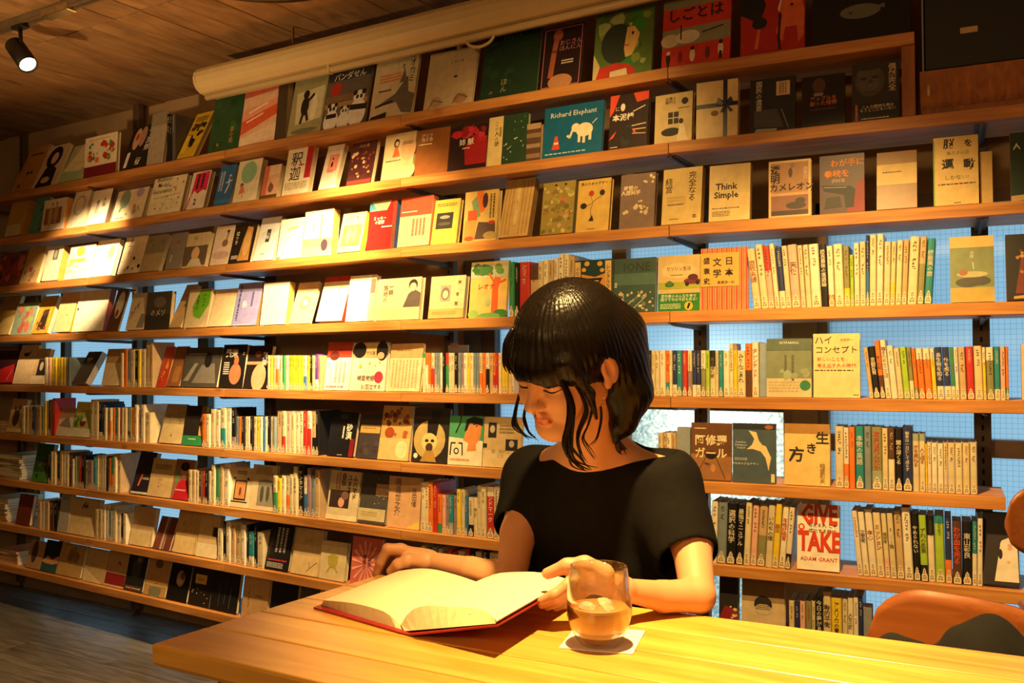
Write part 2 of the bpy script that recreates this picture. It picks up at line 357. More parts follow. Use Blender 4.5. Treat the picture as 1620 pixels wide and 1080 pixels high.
# steel uprights with brackets
def post(px, label):
    P, t, n, sg = on_shelf(px, ZS[4], .262); 
    r = empty('shelf_post', M=frame(Vector((P.x, P.y, 0)), t, n, ZV)); tag(r, label, 'post', 'steel uprights')
    q = MB(); q.box(-.021, 0, .03, .021, .03, CEIL, M_STEEL, b=.002); q.obj('upright', r)
    q = MB(); q.tube([(0, .015, 0), (0, .015, .006)], .018, M_STEEL, 12); q.tube([(0, .015, .004), (0, .015, .035)], .007, M_STEEL, 8); q.obj('foot', r)
    q = MB(); z = .1
    while z < CEIL-.1: q.box(-.003, -.0006, z, .003, .002, z+.014, M_HOLE); z += .03
    o = q.obj('slots', r); o['kind'] = 'stuff'
    q = MB(); M = Matrix(((0, 0, 1, 0), (1, 0, 0, 0), (0, 1, 0, 0), (0, 0, 0, 1)))
    q.prism([(.0, -.033), (-.24, -.033), (-.24, -.038), (-.225, -.041), (-.03, -.046), (0, -.046)], -.0035, .0035, M_STEEL, M)
    q.box(-.014, -.235, -.0345, .014, 0, -.0325, M_STEEL)
    me = q.mesh('bracket')
    for k in range(9):
        if px > 1500 and k == 0: continue
        link('bracket', me, r).location = (0, 0, ZS[k])
for px, lb in ((31, 'dark steel upright at the far end by the magazine piles'), (212, 'dark steel upright in front of the narrow blue window'), (423, 'dark steel upright beside the plain brown wall panel'),
               (710, 'dark steel upright just behind the round cap of dark hair'), (1108, 'dark steel upright between the two wide blue panes'), (1554, 'dark slotted steel upright beside the row of cream spines')): post(px, lb)
# boxed end of the top shelf: upright side board, tray front, black box on it
P, t, n, _ = on_shelf(1438, ZS[1])
q = MB(); q.box(-.016, 0, 0, .016, .2, ZS[0]-.034-ZS[1], M_SIDE, b=.001)
tag(q.obj('side_board', M=frame(P, t, n, ZV)), 'upright wooden side board closing the end of the second shelf', 'board')
P, t, n, _ = on_shelf(1456, ZS[1], .02)
r = empty('wooden_tray', M=frame(P, t, n, ZV)); tag(r, 'deep wooden tray with a slanted front under the black box', 'tray')
q = MB(); M = Matrix(((0, 0, 1, 0), (1, 0, 0, 0), (0, 1, 0, 0), (0, 0, 0, 1)))
q.prism([(0, .115), (.012, .118), (.05, .03), (.038, .027)], 0, .62, M_SIDE, M); q.obj('front_board', r)
q = MB(); q.box(0, .01, .104, .62, .2, .118, M_SIDE, b=.001); q.obj('lid', r)
q = MB(); q.box(0, .04, .0, .62, .2, .03, M_SIDE, b=.001); q.obj('base_board', r)
q = MB(); q.tube([(.02, .018, .055), (.02, .018, .085)], .004, M_CASING, 8); q.obj('hook', r)
r = empty('black_box', M=frame(P+ZV*.12+n*.02+t*.01, t, n, ZV)); tag(r, 'tall flat black box with a small paper sticker on its front', 'box')
q = MB(); q.box(0, 0, 0, .6, .12, .36, M_BLACK, b=.004); q.obj('body', r)
q = MB(); q.box(-.004, -.002, 0, 0, .12, .36, mat('s')); q.obj('edge_strip', r)
q = MB(); q.box(.085, -.0012, .085, .125, -.0002, .10, mat('t')); q.obj('sticker', r)
# ---------------------------------------------------------------- rolled projection screen in its casing
A = at_y(325, 157, D-.12); B = at_y(1000, 2, D-.12); t = Vector((1, 0, 0)); A = Vector((A.x, D-.12, (A.z+B.z)/2))
r = empty('projection_screen', M=frame(A, t, Vector((0, 1, 0)), ZV)); tag(r, 'long cream casing of a rolled projection screen hung above the top shelf', 'screen')
h = .116
prof = [(-.002, .012), (-.022, .016), (-.040, .028), (-.052, .048), (-.055, .07), (-.05, .09), (-.036, .107), (-.015, h), (.05, h), (.06, h-.01), (.06, .012)]
q = MB(); M = Matrix(((0, 0, 1, 0), (1, 0, 0, 0), (0, 1, 0, 0), (0, 0, 0, 1))); q.prism(prof, 0.006, 2.6, M_CASING, M); cs = q.obj('casing', r)
q = MB(); [q.box(X_-.003, .02, h-.002, X_+.003, .026, CEIL-A.z, M_STEEL) for X_ in (.45, 2.2)]; q.obj('hanger', r)
q = MB(); q.prism([(a*1.04, b if b < .02 else b*.997) for a, b in prof], -.006, .006, M_CASING, M); q.obj('end_cap', r)
q = MB(); q.tube([(.015, -.006, 0), (2.6, -.006, 0)], .0115, M_CASING, 12); q.obj('bottom_bar', r)
X = at_y(763, 60, D-.12).x-A.x
q = MB(); q.tube([(X+.052*math.cos(a), -.012, -.008-.030*math.sin(a)) for a in [math.pi*i/10 for i in range(11)]], .005, M_CASING, 8); q.obj('pull_handle', r)
X = at_y(524, 105, D-.12).x-A.x
q = MB(); q.box(X-.006, -.019, -.014, X+.006, .008, .03, M_CASING, b=.002); q.obj('clip', r)
# ---------------------------------------------------------------- lighting track, spots, black ceiling fixture
TZ = CEIL-.028; TA = at_z(75, 26, TZ)
def tx(px, py): return at_z(px, py, TZ).x
r = empty('lighting_track', M=Matrix.Translation((0, TA.y, TZ))); tag(r, 'metal lighting track fixed under the concrete ceiling', 'track')
q = MB(); q.box(-4.9, -.016, .008, -.4, .016, .028, plain('track_grey', '8a7e6c', .35, .7)); q.obj('rail', r)
q = MB(); q.box(-4.9, -.017, 0, -.4, -.008, .009, M_STEEL); q.box(-4.9, .008, 0, -.4, .017, .009, M_STEEL); q.obj('lips', r)
q = MB(); q.box(-3.05, -.02, -.008, -2.9, .02, .02, plain('polished_joint', 'c8b890', .2, .9), b=.002); q.obj('joint', r)
def lens(name, col, st):
    m = bpy.data.materials.new(name); m.use_nodes = True; b = m.node_tree.nodes['Principled BSDF']
    b.inputs['Emission Color'].default_value = col+(1,); b.inputs['Emission Strength'].default_value = st; return m
M_LENS = lens('lamp_lens', (1, .82, .5), 14)
def spot_lamp(head, aim, label, ln=.135, rad=.033):
    r = empty('track_spotlight', M=Matrix.Translation(head)); tag(r, label, 'spotlight', 'track spotlights')
    d = (Vector(aim)-head).normalized(); a = d.orthogonal().normalized(); M = frame(Vector((0, 0, 0)), a, d.cross(a), d)
    q = MB(); q.lathe([(.0, -ln), (rad*.8, -ln), (rad, -ln*.93), (rad, 0), (rad*.9, .001), (rad*.86, -.012), (0, -.012)], M_BLACK, 24, M); bar = q.obj('barrel', r)
    q = MB(); q.lathe([(rad*.85, -.008), (rad*.5, -.002), (0, 0)], M_LENS, 24, M); q.obj('lens', bar)
    top = Vector((0, 0, TZ-head.z)) - d*ln*.5; top = Vector((-d.x*ln*.55, TA.y-head.y, TZ-head.z))
    q = MB(); q.tube([-d*ln*.55, Vector((top.x, top.y, 0))*.9 + Vector((0, 0, top.z*.5)), top], .007, M_BLACK, 8); q.obj('arm', r)
    q = MB(); q.box(top.x-.035, top.y-.015, top.z-.012, top.x+.035, top.y+.015, top.z+.004, M_BLACK, b=.002); q.obj('adapter', r)
HD = at_y(45, 103, TA.y)
spot_lamp(HD, HD + (RT*.075 - UP*.085 - FW*.05), 'lit black cylinder spotlight hanging from the ceiling track')
q = MB(); C = at_z(388, -62, CEIL-.12)
r = empty('ceiling_fixture', M=Matrix.Translation((C.x, C.y, CEIL))); tag(r, 'large glossy black round fixture on the ceiling beside the screen casing', 'fixture')
q.lathe([(0, -.12), (.28, -.12), (.34, -.105), (.365, -.07), (.365, 0)], plain('gloss_black', '0d0c0c', .15), 48); q.obj('housing', r)
q = MB(); q.lathe([(.368, -.076), (.373, -.07), (.368, -.064)], M_STEEL, 48); q.obj('trim_ring', r)
# ---------------------------------------------------------------- table
TBZ = EYE-.39
TAB = [Vector(v) for v in ((-1.104, .838, TBZ), (-1.100, 1.325, TBZ), (1.25, 1.474, TBZ), (1.25, .86, TBZ))]
r = empty('reading_table', loc=(0, 1.08, 0)); tag(r, 'pale pine reading table made of long boards', 'table')
n = 5
for i in range(n):
    a0, a1 = i/n, (i+1)/n; q = MB()
    P = [TAB[0].lerp(TAB[1], a0), TAB[0].lerp(TAB[1], a1), TAB[3].lerp(TAB[2], a1), TAB[3].lerp(TAB[2], a0)]
    g = .0007; inn = [P[0]+Vector((0, g, 0)), P[1]-Vector((0, g, 0)), P[2]-Vector((0, g, 0)), P[3]+Vector((0, g, 0))]
    def ring(ins, z): return [(inn[0].x+ins, inn[0].y+ins*.6-1.08, z), (inn[1].x+ins, inn[1].y-ins*.6-1.08, z), (inn[2].x-ins, inn[2].y-ins*.6-1.08, z), (inn[3].x-ins, inn[3].y+ins*.6-1.08, z)]
    vs = ring(.006, TBZ-.032)+ring(0, TBZ-.026)+ring(0, TBZ-.005)+ring(.0018, TBZ-.001)+ring(.004, TBZ)
    fs = [(3, 2, 1, 0), (16, 19, 18, 17)[::-1]]+[(l*4+k, l*4+(k+1) % 4, l*4+4+(k+1) % 4, l*4+4+k)[::-1] for l in range(4) for k in range(4)]
    q.add(vs, fs, M_TABLE); q.obj('board', r)
q = MB(); q.box(-1.03, -.19, TBZ-.09, 1.2, .19, TBZ-.0325, M_SIDE); q.obj('apron', r)
for X in (-1.0, 1.12):
    for Y in (-.16, .17): q = MB(); q.box(X-.028, Y-.028, 0, X+.028, Y+.028, TBZ-.033, M_STEEL, b=.003); q.obj('leg', r)
# ---------------------------------------------------------------- books
LP = {}
def pages_mesh(wd, ht, th, spine_right):
    q = MB(); m = .0025
    x0, x1 = (-wd/2+m, wd/2-.001) if spine_right else (-wd/2+.001, wd/2-m)
    q.box(x0, .001, m, x1, th-.001, ht-m, M_PAGES); return q
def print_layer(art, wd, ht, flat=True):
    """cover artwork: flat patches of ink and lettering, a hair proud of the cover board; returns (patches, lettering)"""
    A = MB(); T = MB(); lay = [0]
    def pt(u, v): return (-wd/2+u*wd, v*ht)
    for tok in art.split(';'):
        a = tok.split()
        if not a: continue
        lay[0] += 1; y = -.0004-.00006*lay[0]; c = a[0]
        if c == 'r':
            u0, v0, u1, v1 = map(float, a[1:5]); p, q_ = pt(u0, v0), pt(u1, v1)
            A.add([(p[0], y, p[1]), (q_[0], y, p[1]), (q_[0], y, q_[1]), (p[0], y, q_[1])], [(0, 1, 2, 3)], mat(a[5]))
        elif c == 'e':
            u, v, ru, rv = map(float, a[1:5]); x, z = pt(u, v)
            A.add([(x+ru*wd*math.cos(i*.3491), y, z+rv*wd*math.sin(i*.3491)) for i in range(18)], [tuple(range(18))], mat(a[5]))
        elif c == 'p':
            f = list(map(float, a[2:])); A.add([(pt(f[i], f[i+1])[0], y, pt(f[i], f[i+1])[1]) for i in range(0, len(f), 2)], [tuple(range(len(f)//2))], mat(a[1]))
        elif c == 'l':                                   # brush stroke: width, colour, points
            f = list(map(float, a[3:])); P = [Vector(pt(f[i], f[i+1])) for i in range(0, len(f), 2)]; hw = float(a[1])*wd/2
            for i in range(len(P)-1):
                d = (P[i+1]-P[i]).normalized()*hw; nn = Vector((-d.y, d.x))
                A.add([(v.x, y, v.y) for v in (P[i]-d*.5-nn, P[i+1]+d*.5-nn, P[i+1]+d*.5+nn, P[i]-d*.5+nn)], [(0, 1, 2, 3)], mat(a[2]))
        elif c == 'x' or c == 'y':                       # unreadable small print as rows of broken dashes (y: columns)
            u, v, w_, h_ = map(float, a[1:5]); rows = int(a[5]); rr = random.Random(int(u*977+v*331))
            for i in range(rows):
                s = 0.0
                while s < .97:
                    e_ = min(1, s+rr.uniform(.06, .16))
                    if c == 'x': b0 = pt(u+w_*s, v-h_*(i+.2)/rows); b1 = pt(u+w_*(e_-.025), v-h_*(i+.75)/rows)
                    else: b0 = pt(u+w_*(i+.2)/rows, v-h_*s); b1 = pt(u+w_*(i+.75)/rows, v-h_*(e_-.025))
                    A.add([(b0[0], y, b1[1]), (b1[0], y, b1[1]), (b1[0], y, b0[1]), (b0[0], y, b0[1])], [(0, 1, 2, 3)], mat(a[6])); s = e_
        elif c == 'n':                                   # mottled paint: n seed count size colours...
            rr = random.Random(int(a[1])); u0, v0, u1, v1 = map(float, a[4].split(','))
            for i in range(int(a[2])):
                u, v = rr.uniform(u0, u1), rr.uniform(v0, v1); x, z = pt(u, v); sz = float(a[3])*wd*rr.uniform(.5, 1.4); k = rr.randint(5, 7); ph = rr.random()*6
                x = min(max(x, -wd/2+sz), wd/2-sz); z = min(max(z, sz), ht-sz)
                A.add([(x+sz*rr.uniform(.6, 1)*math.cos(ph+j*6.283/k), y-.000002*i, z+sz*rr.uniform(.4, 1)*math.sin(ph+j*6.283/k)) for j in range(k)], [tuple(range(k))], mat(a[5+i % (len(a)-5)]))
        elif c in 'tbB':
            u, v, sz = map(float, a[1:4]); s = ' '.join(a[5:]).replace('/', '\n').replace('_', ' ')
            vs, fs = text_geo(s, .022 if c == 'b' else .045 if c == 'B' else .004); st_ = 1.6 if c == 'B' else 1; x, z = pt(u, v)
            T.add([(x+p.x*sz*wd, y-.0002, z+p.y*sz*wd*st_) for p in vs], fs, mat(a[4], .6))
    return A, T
GR = ['face-out books on the %s shelf' % o for o in ORD]
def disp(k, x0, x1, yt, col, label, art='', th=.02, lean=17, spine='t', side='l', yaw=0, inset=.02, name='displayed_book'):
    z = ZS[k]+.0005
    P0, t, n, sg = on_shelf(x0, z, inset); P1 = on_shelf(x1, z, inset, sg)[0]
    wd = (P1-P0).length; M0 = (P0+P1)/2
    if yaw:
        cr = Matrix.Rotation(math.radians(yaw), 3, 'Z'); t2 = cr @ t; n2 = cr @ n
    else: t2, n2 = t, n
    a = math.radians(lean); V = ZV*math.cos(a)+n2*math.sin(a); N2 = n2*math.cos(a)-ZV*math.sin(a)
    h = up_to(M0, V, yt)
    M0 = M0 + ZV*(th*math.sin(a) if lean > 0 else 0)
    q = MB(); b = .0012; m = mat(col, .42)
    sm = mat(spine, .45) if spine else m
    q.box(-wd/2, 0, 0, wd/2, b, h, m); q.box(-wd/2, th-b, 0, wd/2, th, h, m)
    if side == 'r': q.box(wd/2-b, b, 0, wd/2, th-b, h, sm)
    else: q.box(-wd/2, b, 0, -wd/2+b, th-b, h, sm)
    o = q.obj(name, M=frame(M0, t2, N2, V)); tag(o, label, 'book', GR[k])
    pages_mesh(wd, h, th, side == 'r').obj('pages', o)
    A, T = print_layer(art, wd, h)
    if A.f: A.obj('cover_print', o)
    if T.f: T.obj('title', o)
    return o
R_ = random.Random(11)
# unreadable spine lettering: five columns of small stroke clusters, unit height 1, centred
SPT = []
for k in range(6):
    rr = random.Random(k+40); me = []; z = .0; nn = rr.randint(6, 10); gap = rr.random() < .5
    for i in range(nn):
        if gap and i == nn-3: z += .12
        for s in range(5):
            if rr.random() < .55: x0 = rr.uniform(-.5, .1); x1 = x0+rr.uniform(.3, .6); zz = z+rr.uniform(.0, .07); me.append((x0, zz, min(x1, .5), zz+.013))
            else: x0 = rr.uniform(-.45, .4); z0 = z+rr.uniform(0, .02); me.append((x0, z0, x0+.13, z0+rr.uniform(.04, .075)))
        z += .1
    SPT.append([(a, -(b/z), c, -(d/z)) for a, b, c, d in me])
def spt_mesh(k, col):
    q = MB(); m = mat(col, .6)
    for a, b, c, d in SPT[k]: q.add([(a, 0, d), (c, 0, d), (c, 0, b), (a, 0, b)], [(0, 1, 2, 3)], m)
    return q.mesh('spine_title')
SPM = {}; TXM = {}
def sticker_mesh():
    q = MB(); m = mat('e8d8b0', .6); mi = mat('5a4630', .6)
    q.add([(v[0], 0, v[1]) for v in ((-.46, 0), (.46, 0), (.5, .3), (.42, .5), (.3, .56), (.22, .82), (.1, .9), (0, 1), (-.1, .9), (-.22, .82), (-.3, .56), (-.42, .5), (-.5, .3))], [tuple(range(13))], m)
    vs, fs = text_geo('本'); q.add([(p.x*.5, -.0001, .68+p.y*.45) for p in vs], fs, mi)
    vs, fs = text_geo('森'); q.add([(p.x*.8, -.0001, .27+p.y*.42) for p in vs], fs, mi)
    return q.mesh('spine_sticker')
STK = sticker_mesh()
CNAME = dict(w='white', c='cream', t='tan', k='black', n='navy', b='blue', s='grey', g='green', l='lime', e='teal', r='red', o='orange', y='yellow', p='pink', m='mauve', d='brown', u='purple', v='olive', h='sage', a='charcoal', f='white')
NTH = ['first', 'second', 'third', 'fourth', 'fifth', 'sixth', 'seventh', 'eighth', 'ninth', 'tenth', 'eleventh', 'twelfth', 'thirteenth', 'fourteenth', 'fifteenth', 'sixteenth', 'seventeenth', 'eighteenth', 'nineteenth', 'twentieth'] + \
      ['twenty-'+v for v in ('first', 'second', 'third', 'fourth', 'fifth', 'sixth', 'seventh', 'eighth', 'ninth')] + ['thirtieth', 'thirty-first', 'thirty-second']
DARK = set('knbderua')
NSP = [0]
def row(k, x0, x1, yd, toks, where, lean=(0, 0), texts={}, depth=.13, stick=True, inset=.014):
    toks = toks.split(); P = []
    for tk in toks:
        i = 0
        while i < len(tk) and (tk[i].isdigit() or tk[i] == '.'): i += 1
        wd = float(tk[:i]); c = tk[i]; rest = tk[i+1:]; band = None; flip = ''
        if '/' in rest: rest, band = rest.split('/')
        P.append((wd, c, float(rest) if rest else yd, band))
    tot = sum(p[0] for p in P); x = x0; z = ZS[k]+.0005
    for i, (wd, c, yt, band) in enumerate(P):
        w_ = wd/tot*(x1-x0); A, t, n, sg = on_shelf(x+.04*w_, z, inset); B = on_shelf(x+w_*.98, z, inset, sg)[0]; x += w_
        th = (B-A).length; M0 = (A+B)/2; M0 = M0 + n*R_.uniform(0, .008)
        le = math.radians(lean[0]+(lean[1]-lean[0])*i/max(1, len(P)-1)); V = ZV*math.cos(le)+t*math.sin(le); T2 = t*math.cos(le)-ZV*math.sin(le)
        h = up_to(M0, V, yt); M0 = M0+ZV*abs(math.sin(le))*th/2
        q = MB(); m = mat(R_.choice(('e8dab6', 'e2d0a2', 'dcc796', 'e6d6bc', 'd6c69e', 'eadfc4')) if c in 'cw' else c, .4); bb = .0009; r_ = .12*th
        dp = depth*R_.uniform(.92, 1.0)
        # rounded spine and two boards
        sp_ = [(-th/2, .004), (-th/2+r_, .0007), (0, 0), (th/2-r_, .0007), (th/2, .004)]
        poly = sp_+[(th/2, dp), (th/2-bb, dp), (th/2-bb, .0042), (-th/2+bb, .0042), (-th/2+bb, dp), (-th/2, dp)]
        N_ = len(poly); vs = [(a, b_, 0) for a, b_ in poly]+[(a, b_, h) for a, b_ in poly]
        fs = [(j, (j+1) % N_, N_+(j+1) % N_, N_+j) for j in range(N_)]
        for o_ in (0, N_):
            F_ = [(0, 1, 2, 3, 4, 7, 8), (4, 5, 6, 7), (0, 8, 9, 10)]
            fs += [tuple(o_+v for v in (f_ if o_ else f_[::-1])) for f_ in F_]
        q.add(vs, fs, m)
        o = q.obj('paperback' if h < .152 else 'upright_book', M=frame(M0, T2, n, V)); NSP[0] += 1
        nm = CNAME[c]
        if band: nm += ' and '+CNAME[band[0]]
        tag(o, '%s book spine, the %s %s' % (nm, NTH[i], where), 'book', 'upright books on the %s shelf' % ORD[k])
        q = MB(); q.box(-th/2+bb, .0045, .0015, th/2-bb, dp-.003, h-.0025, M_PAGES); q.obj('pages', o)
        if band:
            f = float(band[1:])/100 if len(band) > 1 else .45; q = MB(); mm = mat(band[0], .45)
            a0, a1 = (0.0, f) if f > 0 else (1+f, 1.0)
            q.add([(a*1.002, b_-.0003, zz) for zz in (a0*h, a1*h) for a, b_ in sp_], [(j, j+1, 6+j, 5+j) for j in range(4)], mm); q.obj('colour_band', o)
        tc_ = 'd8ccb0' if c in DARK else ('a0503a' if R_.random() < .15 else R_.choice(('4a3c2c', '6a5840')))
        mm = (.42*th)
        if i in texts:
            s = texts[i].split('|'); col = s[1] if len(s) > 1 else tc_; s = s[0]
            if (s, col) not in TXM:
                vs, fs = text_geo('\n'.join(s), .01); q = MB(); q.add([(p.x, 0, p.y) for p in vs], fs, mat(col, .6)); TXM[(s, col)] = q.mesh('spine_title')
            sz = min(.8*th, .62*h/(len(s)*.95)); oo = link('spine_title', TXM[(s, col)], o); oo.location = (0, -.0006, h*.62); oo.scale = (sz, 1, sz)
        else:
            kk = (R_.randrange(6), tc_)
            if kk not in SPM: SPM[kk] = spt_mesh(*kk)
            oo = link('spine_title', SPM[kk], o); hh = h*R_.uniform(.22, .46); oo.location = (0, -.0006, h*R_.uniform(.9, .95)); oo.scale = (mm, 1, hh)
        if stick and R_.random() < .9:
            oo = link('spine_sticker', STK, o); oo.location = (0, -.0007, .002); oo.scale = (th*.84, 1, h*.2)
# ---- top shelf
d = disp
d(0, 16, 48, 234, 'c08838', 'ochre cover with two small dark dots, outermost at the far end of the top shelf', 'e .45 .4 .06 .05 k;e .62 .4 .06 .05 k;x .2 .85 .6 .06 1 k;e .3 .12 .05 .05 k', lean=24)
d(0, 50, 83, 232, 'd8bb9a', 'tan cover with a figure in black under big black hair', 'p k .1 0 .9 0 .85 .4 .6 .5 .3 .45;e .52 .7 .34 .34 k;e .55 .68 .15 .18 p;e .5 .16 .2 .1 t', lean=22)
d(0, 91, 131, 230, 'b9bf8e', 'pale green and cream cover tucked behind the white one with red figures', 'p e8d9a8 0 .3 .7 .25 1 .75 1 1 .4 1;p 9fbf8a 0 0 .8 0 .7 .25 0 .3;x .3 .5 .6 .04 1 o', lean=24)
d(0, 132, 183, 214, 'f0dfbf', 'upright white cover with rows of small red figures and a maroon band', 'r 0 0 1 .27 7a1f2a;n 3 9 .07 .08,.4,.92,.5 r o g;n 4 8 .05 .1,.55,.9,.62 v o d;n 5 8 .08 .08,.7,.92,.82 r g r;x .1 .93 .7 .03 1 o', lean=3, th=.016, inset=.012)
d(0, 190, 230, 200, 'k', 'black cover with pale slippers and white brush lettering', 'e .28 .7 .14 .3 c8a080;e .5 .74 .13 .28 b08870;e .28 .75 .06 .1 r;t .78 .62 .2 f 下/流/体;t .6 .16 .22 f 術;r .08 .05 .2 .4 f', lean=19)
d(0, 231, 257, 178, 'a89a86', 'tall plain grey cover standing among dark spines', 'r 0 .75 1 1 8f8474', lean=8, th=.012)
d(0, 279, 306, 181, 'd9b52a', 'yellow cover with a dark crouching figure', 'n 8 14 .16 .2,.25,.8,.75 k d k;x .15 .92 .7 .12 3 k;r .05 .1 .3 .5 y', lean=26)
d(0, 328, 376, 140, '27522f', 'large dark green cover beside the coral picture book', 'n 3 14 .1 .1,.1,.9,.8 2f6238 1f4a2a;t .72 .25 .13 c8922a 森/の/絵;t .3 .12 .1 c8922a 本', lean=10, th=.012)
d(0, 377, 433, 132, 'e9c0a0', 'large coral and white picture book half under the screen casing', 'p e0603a 0 .2 1 .45 1 .62 0 .42;p f0a080 0 .42 1 .62 1 .72 0 .6;p d86a50 0 .8 1 .85 1 1 0 1;p f2d8b8 0 0 1 .1 1 .3 0 .15;l .03 f .2 .55 .7 .66;l .03 f .15 .4 .6 .5', lean=9, th=.01)
d(0, 434, 449, 130, '4a3a2c', 'narrow dark brown cover edge beside the coral picture book', '', lean=6, th=.03)
d(0, 453, 506, 122, 'a8a478', 'sage picture book with a black bear standing up', 'p d8d2a8 .2 .2 .95 .25 .95 .8 .12 .75;e .42 .5 .12 .22 k;e .42 .7 .09 .1 k;l .07 k .45 .55 .65 .68;l .07 k .4 .4 .35 .22;l .07 k .48 .4 .55 .25;e .7 .45 .1 .3 f0e8c8;e .5 .08 .4 .06 7a7a5a', lean=12, th=.01)
d(0, 507, 575, 106, '6a6058', 'dark picture book with three pandas in a bath house', 'r 0 .8 1 1 3a3a3a;b .5 .86 .15 e8e0d0 パンダせん;e .22 .66 .13 .13 c4352a;r 0 .45 1 .55 8a6a50;r 0 .35 1 .43 b08a60;r 0 0 1 .18 5a5a60;e .2 .14 .17 .2 f;e .2 .34 .11 .1 f;e .12 .4 .04 .04 k;e .28 .4 .04 .04 k;e .5 .1 .14 .17 f;e .5 .27 .09 .09 f;e .43 .33 .03 .03 k;e .57 .33 .03 .03 k;e .8 .2 .2 .26 f;e .8 .46 .13 .12 f;e .7 .53 .05 .05 k;e .9 .53 .05 .05 k;e .16 .34 .03 .04 k;e .24 .34 .03 .04 k;e .76 .46 .03 .04 k;e .85 .46 .03 .04 k;e .47 .27 .02 .03 k;e .54 .27 .02 .03 k;l .1 k .65 .3 .98 .28;l .08 k .1 .22 .3 .22', lean=13, th=.01)
d(0, 583, 651, 82, 'd9c8a4', 'tan picture book with a grey wolf in profile', 'p 6f6660 .1 .2 .55 .35 .8 .6 .85 .35 1 .3 .98 .02 .75 .05 .6 .22;p 6f6660 .62 .5 .7 .72 .78 .52;l .04 k .12 .2 .5 .25;x .15 .68 .5 .14 3 o;x .15 .45 .3 .05 1 d;t .88 .72 .16 k オ/オ/カ/ミ;t .68 .75 .12 k と;p k 0 0 .4 .02 .4 .1 .05 .06', lean=12, th=.01)
d(0, 669, 746, 80, 'cdb794', 'beige picture book with faint pencil children along its foot', 't .6 .78 .07 k くすのき;e .25 .12 .12 .1 b89878;e .75 .12 .14 .1 b08a68;l .015 d .1 .02 .2 .16 .4 .1;l .015 d .6 .05 .7 .2 .9 .12;e .6 .52 .04 .02 k', lean=13, th=.01)
d(0, 758, 848, 48, '1f3a28', 'large dark green picture book with small lettering', 't .5 .9 .07 8a9a78 マドレーヌ;n 9 12 .08 .1,.2,.9,.8 254630 1b3322;t .42 .18 .12 a89a70 ほ/ん;t .2 .1 .08 a89a70 の', lean=11, th=.01)
d(0, 853, 917, 42, '2a1a1c', 'black cover with a tall tan figure in a rose frame', 'l .02 c07080 .04 .03 .04 .97 .96 .97 .96 .03 .04 .03;l .13 b06040 .25 .2 .3 .6 .36 .9;e .37 .86 .12 .14 a05838;e .5 .1 .3 .18 c08a60;t .7 .68 .14 d88890 おじさん/はんにん;x .5 .45 .3 .08 2 c', lean=11, th=.01)
d(0, 937, 1030, 15, '5d7a3a', 'green painted picture book with a face in profile', 'n 21 26 .12 .02,.05,.98,.95 8aa04a 4a6a2a a8b870 3a8a3a;e .4 .5 .28 .34 2f3a30;p e8c070 .52 .4 .56 .72 .68 .72 .78 .6 .74 .45 .66 .3 .55 .28;e .66 .62 .02 .03 k;l .02 c04030 .52 .46 .6 .45;p c83828 .05 .0 .1 .18 .4 .22 .6 .18 .72 .1 .72 0;p e8d8b0 .3 .02 .6 .02 .58 .12 .3 .1;p d8c488 0 .0 .05 .0 .12 .2 0 .4', lean=9, th=.01)
d(0, 1046, 1154, -6, 'cc3a2c', 'red cover with big black lettering and a grey photo strip', 'r 0 .86 1 1 8a8468;b .5 .76 .21 k しごとは;r 0 .3 1 .56 8c8a72;e .12 .4 .14 .1 d0c4a4;e .38 .42 .18 .1 d8ccb0;l .02 k .28 .4 .28 .6;l .02 k .6 .45 .9 .5;e .1 .14 .035 .09 k;e .1 .22 .03 .03 e8c8a0;e .28 .14 .035 .09 8a2020;e .46 .14 .04 .1 e0d0b0;e .46 .24 .03 .03 k;e .68 .14 .035 .09 6a3030;e .87 .16 .04 .1 e8d8b8;e .87 .26 .03 .03 k;l .04 k .1 .02 .1 .1;l .04 k .87 .03 .87 .12', lean=8, th=.01)
d(0, 1171, 1273, -26, 'b22a22', 'red picture book with orange beasts and a black bird shape', 'p k 0 .6 .3 .45 .4 .7 .3 .95 .1 1 0 .95;p d8663a .55 .3 .7 .6 .95 .7 1 .55 .98 .2 .9 .1 .88 .35 .7 .35 .66 .15;e .78 .62 .2 .16 d8663a;l .05 d8663a .25 .1 .3 .4;e .3 .45 .12 .1 k;l .03 e8dcc8 .72 .95 .62 .7 .6 .6;l .04 2a1a18 .62 .55 .6 .2 .62 .05;e .8 .65 .025 .025 k;e .9 .95 .06 .08 2a3a20', lean=8, th=.01)
d(0, 1285, 1440, -36, '181a1a', 'wide black cover with a pale grey fish', 'e .5 .46 .21 .085 6a6a60;p 6a6a60 .65 .5 .75 .54 .75 .46;e .4 .45 .02 .015 3a3a38', lean=8, th=.01)
row(0, 262, 276, 180, '6k 4k 5a', 'near the grey cover, top shelf', stick=False)
